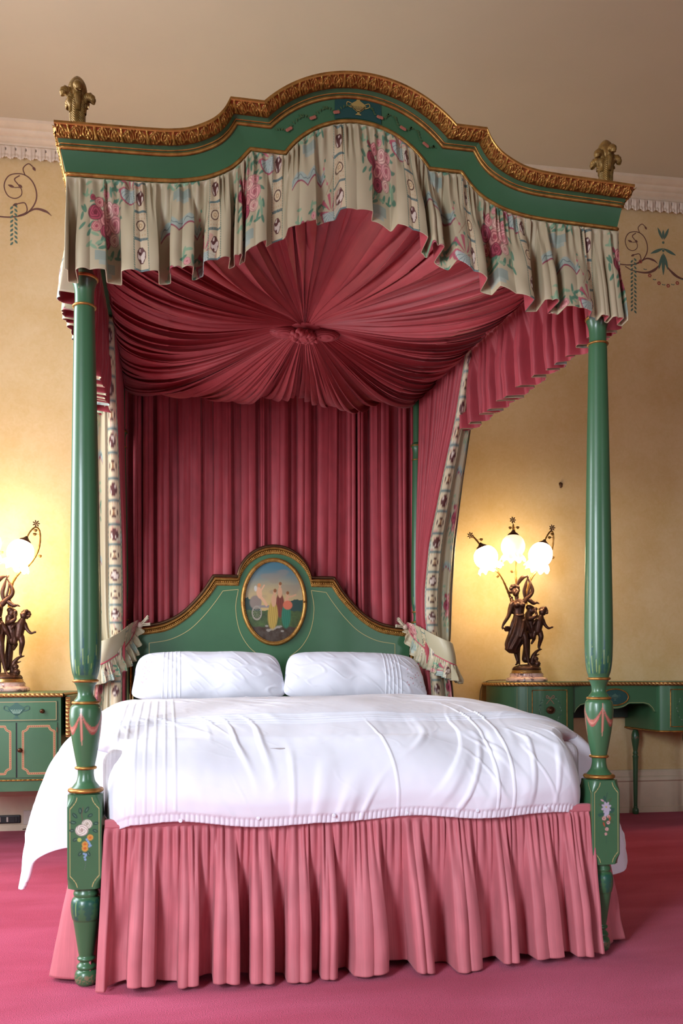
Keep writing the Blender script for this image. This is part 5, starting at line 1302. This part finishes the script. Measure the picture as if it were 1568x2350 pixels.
# ================================================================== THE FIGURE LAMPS
def remesh(b, name, mt, parent, vox=.0026):
    o = b.build(name, mt, parent); md = o.modifiers.new('fuse', 'REMESH'); md.mode = 'VOXEL'; md.voxel_size = vox; md.use_smooth_shade = True
    s_ = o.modifiers.new('smooth', 'SMOOTH'); s_.factor = .5; s_.iterations = 2; return o
K = .000486
def Z_(zx, zy, dy=0.0): return np.array([(zx - 765) * K, dy, (2195 - zy) * K])
def limb(b, pts, rad, n=12):
    P = catmull([Z_(*p) for p in pts], 6); R = np.interp(np.linspace(0, 1, len(P)), np.linspace(0, 1, len(rad)), rad) * K; b.tube(P, R, n)
    b.ball(P[0], R[0], 10, 8); b.ball(P[-1], R[-1], 10, 8)
def lamp(loc, rz, lab, right=True):
    root = empty('figure_lamp', loc, rz, lab, 'lamp', None)
    MB().lathe([(.100, .0), (.127, .003), (.1285, .012), (.126, .022), (.118, .027), (.106, .030), (.101, .036), (.104, .046), (.100, .054)], (0, 0, 0), 64).build('marble_base', M['marble'], root)
    MB().lathe([(.094, .054), (.095, .060), (.090, .066), (.092, .072), (.084, .074)], (0, 0, 0), 56).build('brass_collar', M['brass'], root)
    # rocky bronze ground
    b = MB(); b.ball((0, 0, .080), (.088, .080, .030), 36, 16, fn=lambda D: 1 + .05 * np.sin(D[..., 0] * 11 + D[..., 1] * 9) + .03 * np.sin(D[..., 1] * 25))
    b.lathe([(.086, .072), (.090, .078), (.086, .088), (.07, .094)], (0, 0, 0), 40)
    limb(b, [(770, 1900, .02), (790, 1750, .03), (800, 1600, .035), (790, 1450, .035)], [52, 46, 40, 36])           # tree trunk
    limb(b, [(835, 1950, .0), (850, 1860, -.01), (900, 1800, -.01), (965, 1775, -.005)], [34, 26, 18, 8]); limb(b, [(870, 1860, -.01), (930, 1840, -.01)], [14, 6])
    b.ball(Z_(885, 1965, -.03), (.021, .020, .020), 16, 10, fn=lambda D: 1 + .10 * np.sin(np.arctan2(D[..., 2], D[..., 0]) * 9)); b.ball(Z_(872, 1900, -.02), (.018, .016, .016), 14, 10)
    limb(b, [(690, 1960, .03), (690, 1800, .035), (720, 1600, .04)], [14, 16, 22])
    remesh(b, 'bronze_ground', M['bronze'], root)
    # standing woman in a tied dress
    b = MB()
    rows = []
    for (zy, cxp, hw, dp_) in ((1820, 590, 70, 30), (1780, 560, 88, 50), (1700, 590, 110, 66), (1600, 630, 118, 72), (1500, 648, 115, 70), (1430, 655, 100, 62), (1370, 655, 78, 52), (1330, 652, 66, 46), (1280, 655, 72, 50), (1220, 650, 86, 54), (1180, 650, 88, 44), (1155, 655, 66, 34), (1140, 655, 34, 28)):
        a = np.linspace(0, 2 * PI, 40, endpoint=False); fold = 1 + (.09 if zy > 1380 else .02) * np.sin(a * 9 + zy * .01) + (.05 if zy > 1380 else 0) * np.sin(a * 5 + zy * .02)
        c_ = Z_(cxp, zy); rows.append(np.stack([c_[0] + hw * K * np.cos(a) * fold, -.012 + dp_ * K * np.sin(a) * fold, np.full(40, c_[2])], 1))
    R_ = np.array(rows); R2 = np.array([[np.interp(np.linspace(0, 12, 60), np.arange(13), R_[:, j, k]) for k in range(3)] for j in range(40)]).transpose(2, 0, 1)
    b.grid(R2, cv=True)
    for rw in (R2[0], R2[-1]): b.ball(rw.mean(0), (np.abs(rw[:, 0] - rw[:, 0].mean()).max() * .98, np.abs(rw[:, 1] - rw[:, 1].mean()).max() * .98, .006), 40, 8)
    # hanging drapery corner to the left and the lifted hem over the knee
    limb(b, [(600, 1500, -.01), (540, 1620, -.005), (500, 1730, 0), (560, 1790, 0)], [36, 40, 26, 30]); limb(b, [(700, 1420, -.035), (680, 1520, -.045), (650, 1620, -.048)], [22, 26, 14])
    limb(b, [(720, 1400, -.02), (770, 1480, -.02), (810, 1560, -.015)], [30, 30, 16]); limb(b, [(600, 1340, -.02), (655, 1350, -.040), (715, 1335, -.02)], [14, 14, 14])
    for sx_ in (615, 690): b.ball(Z_(sx_, 1215, -.034), (.018, .016, .017), 14, 10)                   # bust
    b.ball(Z_(612, 1050, -.014), (.0215, .024, .0265), 22, 16); limb(b, [(635, 1160, -.012), (620, 1100, -.012)], [26, 24]); b.ball(Z_(606, 1075, -.034), (.008, .008, .010), 10, 8); b.ball(Z_(606, 1058, -.041), (.0032, .006, .006), 8, 6)
    for (hx, hy, hr, hd) in ((570, 1000, 34, 0), (600, 975, 34, -.012), (640, 985, 32, -.008), (655, 1020, 30, .004), (560, 1040, 28, .004), (620, 1000, 44, .01), (570, 1120, 24, .01), (575, 1150, 20, 0), (565, 965, 18, -.006)): b.ball(Z_(hx, hy, hd), hr * K, 12, 8, fn=lambda D: 1 + .08 * np.sin(D[..., 0] * 20))
    # her right arm down to the basket
    limb(b, [(575, 1195, -.010), (545, 1260, -.010), (515, 1350, -.015), (455, 1440, -.020), (432, 1480, -.022)], [38, 34, 26, 20, 14]); limb(b, [(560, 1210, -.01), (540, 1290, -.01), (575, 1310, -.01)], [36, 34, 18])
    b.ball(Z_(430, 1500, -.022), (.008, .006, .011), 12, 8)
    for q in range(4): limb(b, [(424 + q * 7, 1508, -.026 + q * .003), (420 + q * 10, 1530 - q * 4, -.028 + q * .003)], [5, 3.5], 8)
    # her left arm raised, holding a leafy ribbon
    limb(b, [(730, 1165, -.010), (770, 1120, -.008), (825, 1065, -.008), (840, 1010, -.008), (812, 930, -.008), (785, 870, -.008)], [36, 32, 27, 24, 19, 14])
    b.ball(Z_(780, 850, -.008), (.008, .007, .011), 12, 8)
    for q in range(5): limb(b, [(768 + q * 7, 846, -.012 + q * .003), (772 + q * 8, 828 - (q % 3) * 3, -.014 + q * .003)], [5, 3.5], 8)
    # bare legs and feet
    limb(b, [(700, 1560, -.030), (718, 1640, -.040), (728, 1760, -.036), (748, 1870, -.034), (765, 1950, -.036)], [44, 37, 32, 24, 17]); limb(b, [(765, 1955, -.036), (785, 1990, -.050), (815, 2010, -.064)], [17, 17, 8])
    limb(b, [(610, 1760, .005), (630, 1850, .005), (645, 1930, .0)], [30, 25, 16]); limb(b, [(645, 1935, 0), (625, 1965, -.012), (600, 1975, -.022)], [16, 14, 8])
    fig_ = remesh(b, 'woman_figure', M['bronze'], root); fig_['label'] = 'bronze woman in a draped dress holding a basket'
    # ribbon
    b = MB(); 
    for (P, R_) in (([(640, 975, .0), (665, 915, 0), (710, 862, -.004), (765, 842, -.006)], [6, 26, 28, 10]), ([(772, 870, -.012), (745, 960, -.012), (728, 1040, -.012), (745, 1130, -.01)], [8, 22, 24, 20]), ([(795, 880, -.010), (800, 960, -.018), (780, 1050, -.018), (760, 1110, -.014)], [6, 12, 14, 10])):
        PP = catmull([Z_(*p) for p in P], 8); b.tube(PP, np.interp(np.linspace(0, 1, len(PP)), np.linspace(0, 1, len(R_)), R_) * K, 10, sy=.4)
    b.build('ribbon', M['bronze'], root)
    # basket
    b = MB(); c_ = Z_(490, 1515, -.022)
    b.lathe([(.010, -.018), (.017, -.012), (.021, 0), (.022, .006)], tuple(c_), 24, rz=lambda R_, Z, T: (R_ * (1 + .06 * np.sin(T * 12) * np.cos(Z * 700)), Z, T))
    for q in range(9): b.ball(c_ + np.array([.012 * math.cos(q * 2.4) * (.4 + .08 * q), .012 * math.sin(q * 2.4) * (.4 + .08 * q), .010]), .0062, 8, 6)
    b.build('flower_basket', M['bronze'], root)
    # jug bearer behind and the running child
    b = MB()
    b.ball(Z_(835, 1275, .010), (.028, .026, .030), 20, 14); b.ball(Z_(812, 1235, .015), (.022, .022, .018), 16, 10); limb(b, [(850, 1290, -.012), (872, 1262, -.022)], [24, 26]); limb(b, [(800, 1330, .01), (810, 1400, .01), (830, 1500, .012), (830, 1600, .012)], [48, 62, 66, 50])
    limb(b, [(790, 1390, -.02), (830, 1375, -.035), (872, 1345, -.035), (865, 1290, -.03)], [24, 24, 20, 14]); limb(b, [(760, 1120, .0), (800, 1150, -.010), (850, 1185, -.015), (890, 1180, -.02), (922, 1195, -.02)], [30, 28, 26, 14, 7]); limb(b, [(890, 1185, -.02), (905, 1200, -.03)], [8, 5])
    remesh(b, 'jug_bearer_figure', M['bronze'], root)
    b = MB()
    b.ball(Z_(965, 1300, -.015), (.0205, .022, .024), 20, 14)
    for q in range(14): b.ball(Z_(985 + 44 * math.cos(q * .62 - 1.2), 1285 + 46 * math.sin(q * .62 - 1.2) * .9, -.012 + .016 * math.sin(q * 1.7)), .0095, 10, 8)
    b.ball(Z_(937, 1315, -.024), (.004, .005, .005), 8, 6)
    limb(b, [(945, 1370, -.012), (925, 1420, -.012), (915, 1480, -.012), (905, 1545, -.010)], [44, 56, 56, 50]); limb(b, [(955, 1350, -.012), (958, 1330, -.012)], [24, 22])
    limb(b, [(975, 1400, -.012), (1000, 1460, -.016), (1040, 1505, -.022), (1080, 1500, -.026)], [27, 22, 17, 11]); b.ball(Z_(1086, 1495, -.027), (.009, .006, .0065), 10, 8)
    for q in range(4): limb(b, [(1086, 1492 + q * 4, -.03 + q * .003), (1104, 1484 + q * 7, -.032 + q * .003)], [4.5, 3], 8)
    limb(b, [(890, 1400, -.02), (850, 1430, -.035), (830, 1460, -.035)], [24, 18, 12])
    limb(b, [(935, 1555, -.012), (945, 1620, -.020), (935, 1690, -.012), (925, 1750, -.008), (932, 1772, -.014)], [38, 34, 26, 17, 13]); limb(b, [(870, 1555, -.005), (860, 1620, -.002), (872, 1640, .006), (845, 1700, .012)], [36, 30, 24, 14])
    remesh(b, 'child_figure', M['bronze'], root)
    # three branches with fittings and glass shades
    arms = [([(600, 1200, .03), (560, 1100, .02), (500, 985, .005), (430, 860, -.01), (360, 770, -.005), (300, 640, .06), (250, 520, .075), (150, 400, .04), (60, 350, -.005), (95, 410, -.025), (145, 475, -.03)], (150, 480, -.03), (255, 770, -.055), (15, 335, -.01)),
            ([(690, 1300, .04), (675, 1110, .035), (650, 860, .03), (655, 670, .03), (648, 400, .04), (620, 230, .02), (595, 185, .0), (578, 230, -.015), (577, 300, -.02)], (577, 310, -.02), (562, 640, -.03), (580, 125, -.005)),
            ([(790, 1200, .04), (820, 950, .035), (900, 800, .03), (1020, 690, .03), (1100, 570, .025), (1140, 440, .02), (1140, 300, .01), (1100, 255, -.005), (1040, 310, -.015), (990, 410, -.02)], (985, 420, -.02), (870, 740, -.045), (1105, 215, -.01))]
    for ai, (P, capc, rimc, fl) in enumerate(arms):
        PP = catmull([Z_(*p) for p in P], 8); R_ = np.interp(np.linspace(0, 1, len(PP)), [0, .3, 1], [17, 13, 9]) * K * (1 + .12 * np.sin(np.arange(len(PP)) * 1.7))
        br = MB().tube(PP, R_, 10).build('branch', M['bronze_gilt'], root)
        # tip flower and tendril leaves
        b = MB(); f_ = Z_(*fl); b.tube([PP[int(len(PP) * .8)], (PP[int(len(PP) * .8)] + f_) / 2 + [0, 0, .004], f_], .0016, 6)
        for q in range(7):
            a = q * 2 * PI / 7; b.ball(f_ + np.array([.013 * math.cos(a), -.004, .013 * math.sin(a)]), (.0085, .002, .0042), 8, 6, rot=[[math.cos(a), 0, -math.sin(a)], [0, 1, 0], [math.sin(a), 0, math.cos(a)]])
        b.ball(f_ + np.array([0, -.006, 0]), .005, 8, 6); b.build('flower', M['bronze'], br)
        for q, fr in enumerate((.30, .42, .62, .88)):
            b = MB(); p = PP[int(len(PP) * fr)]; dx = .022 * (1 if q % 2 else -1)
            b.tube([p, p + [dx * .5, -.004, .008], p + [dx, -.006, .004]], .0012, 6); b.ball(p + [dx * 1.3, -.006, .006], (.011, .002, .009), 12, 6, fn=lambda D: 1 + .12 * np.sin(np.arctan2(D[..., 2], D[..., 0]) * 7)); b.build('vine_leaf', M['bronze_gilt'], br)
        c0, c1 = Z_(*capc), Z_(*rimc); ax_ = c1 - c0; ln = np.linalg.norm(ax_); ax_ = Vector(ax_ / ln)
        q_ = ax_.to_track_quat('Z', 'Y').to_euler()
        o = MB().lathe([(.006, -.026), (.010, -.020), (.018, -.010), (.032, .0), (.037, .010), (.036, .014)], (0, 0, 0), 32).build('shade_cap', M['bronze'], br, loc=tuple(c0)); o.rotation_euler = q_
        s_ = ln / .155
        def ruf(R_, Z, T): 
            f = sm(.118, .150, Z); return R_ * (1 + f * .085 * np.sin(T * 9)), Z + f * .010 * np.sin(T * 9 + 1), T
        pr = np.array([(.030, .008), (.046, .016), (.062, .034), (.0715, .060), (.0725, .080), (.068, .100), (.060, .114), (.056, .122), (.061, .132), (.070, .143), (.076, .154)]); pr[:, 1] *= s_
        if ai == 2 and not right: pass
        o = MB().lathe(fine(pr, .003), (0, 0, 0), 72, rz=ruf, caps=False).build('glass_shade', M['shade_dim'] if (ai == 1 and right) else M['shade'], br, loc=tuple(c0)); o.rotation_euler = q_
        solidify(o, .0015)
    return root
lampR = lamp(wf(2.457, .30, ZD), WA, 'bronze figure lamp standing on the desk at the right, three lit tulip shades', True)
lampL = lamp(wf(-.645, .30, ZT), WA + .10, 'bronze figure lamp on the left cabinet, cut by the edge of the picture', False)
# flex of the right lamp
P = catmull([wf(2.36, .24, ZD + .012), wf(2.29, .20, ZD + .010), wf(2.235, .17, ZD - .0), wf(2.205, .16, ZD - .05), wf(2.20, .15, .70), wf(2.20, .12, .40), wf(2.21, .06, .05)], 10)
fx = MB().tube(P, .0028, 6).build('lamp_flex', M['cord']); tag(fx, 'thin brown flex running from the right lamp down behind the desk end', 'flex')
P = catmull([wf(-.62, .02, .004), wf(-.58, .05, .012), wf(-.52, .04, .004), wf(-.46, .06, .014), wf(-.40, .05, .004), wf(-.34, .06, .008)], 8)
fx = MB().tube(P, .0035, 6).build('floor_cable', M['cord']); tag(fx, 'dark cable lying along the skirting below the left cabinet', 'cable')
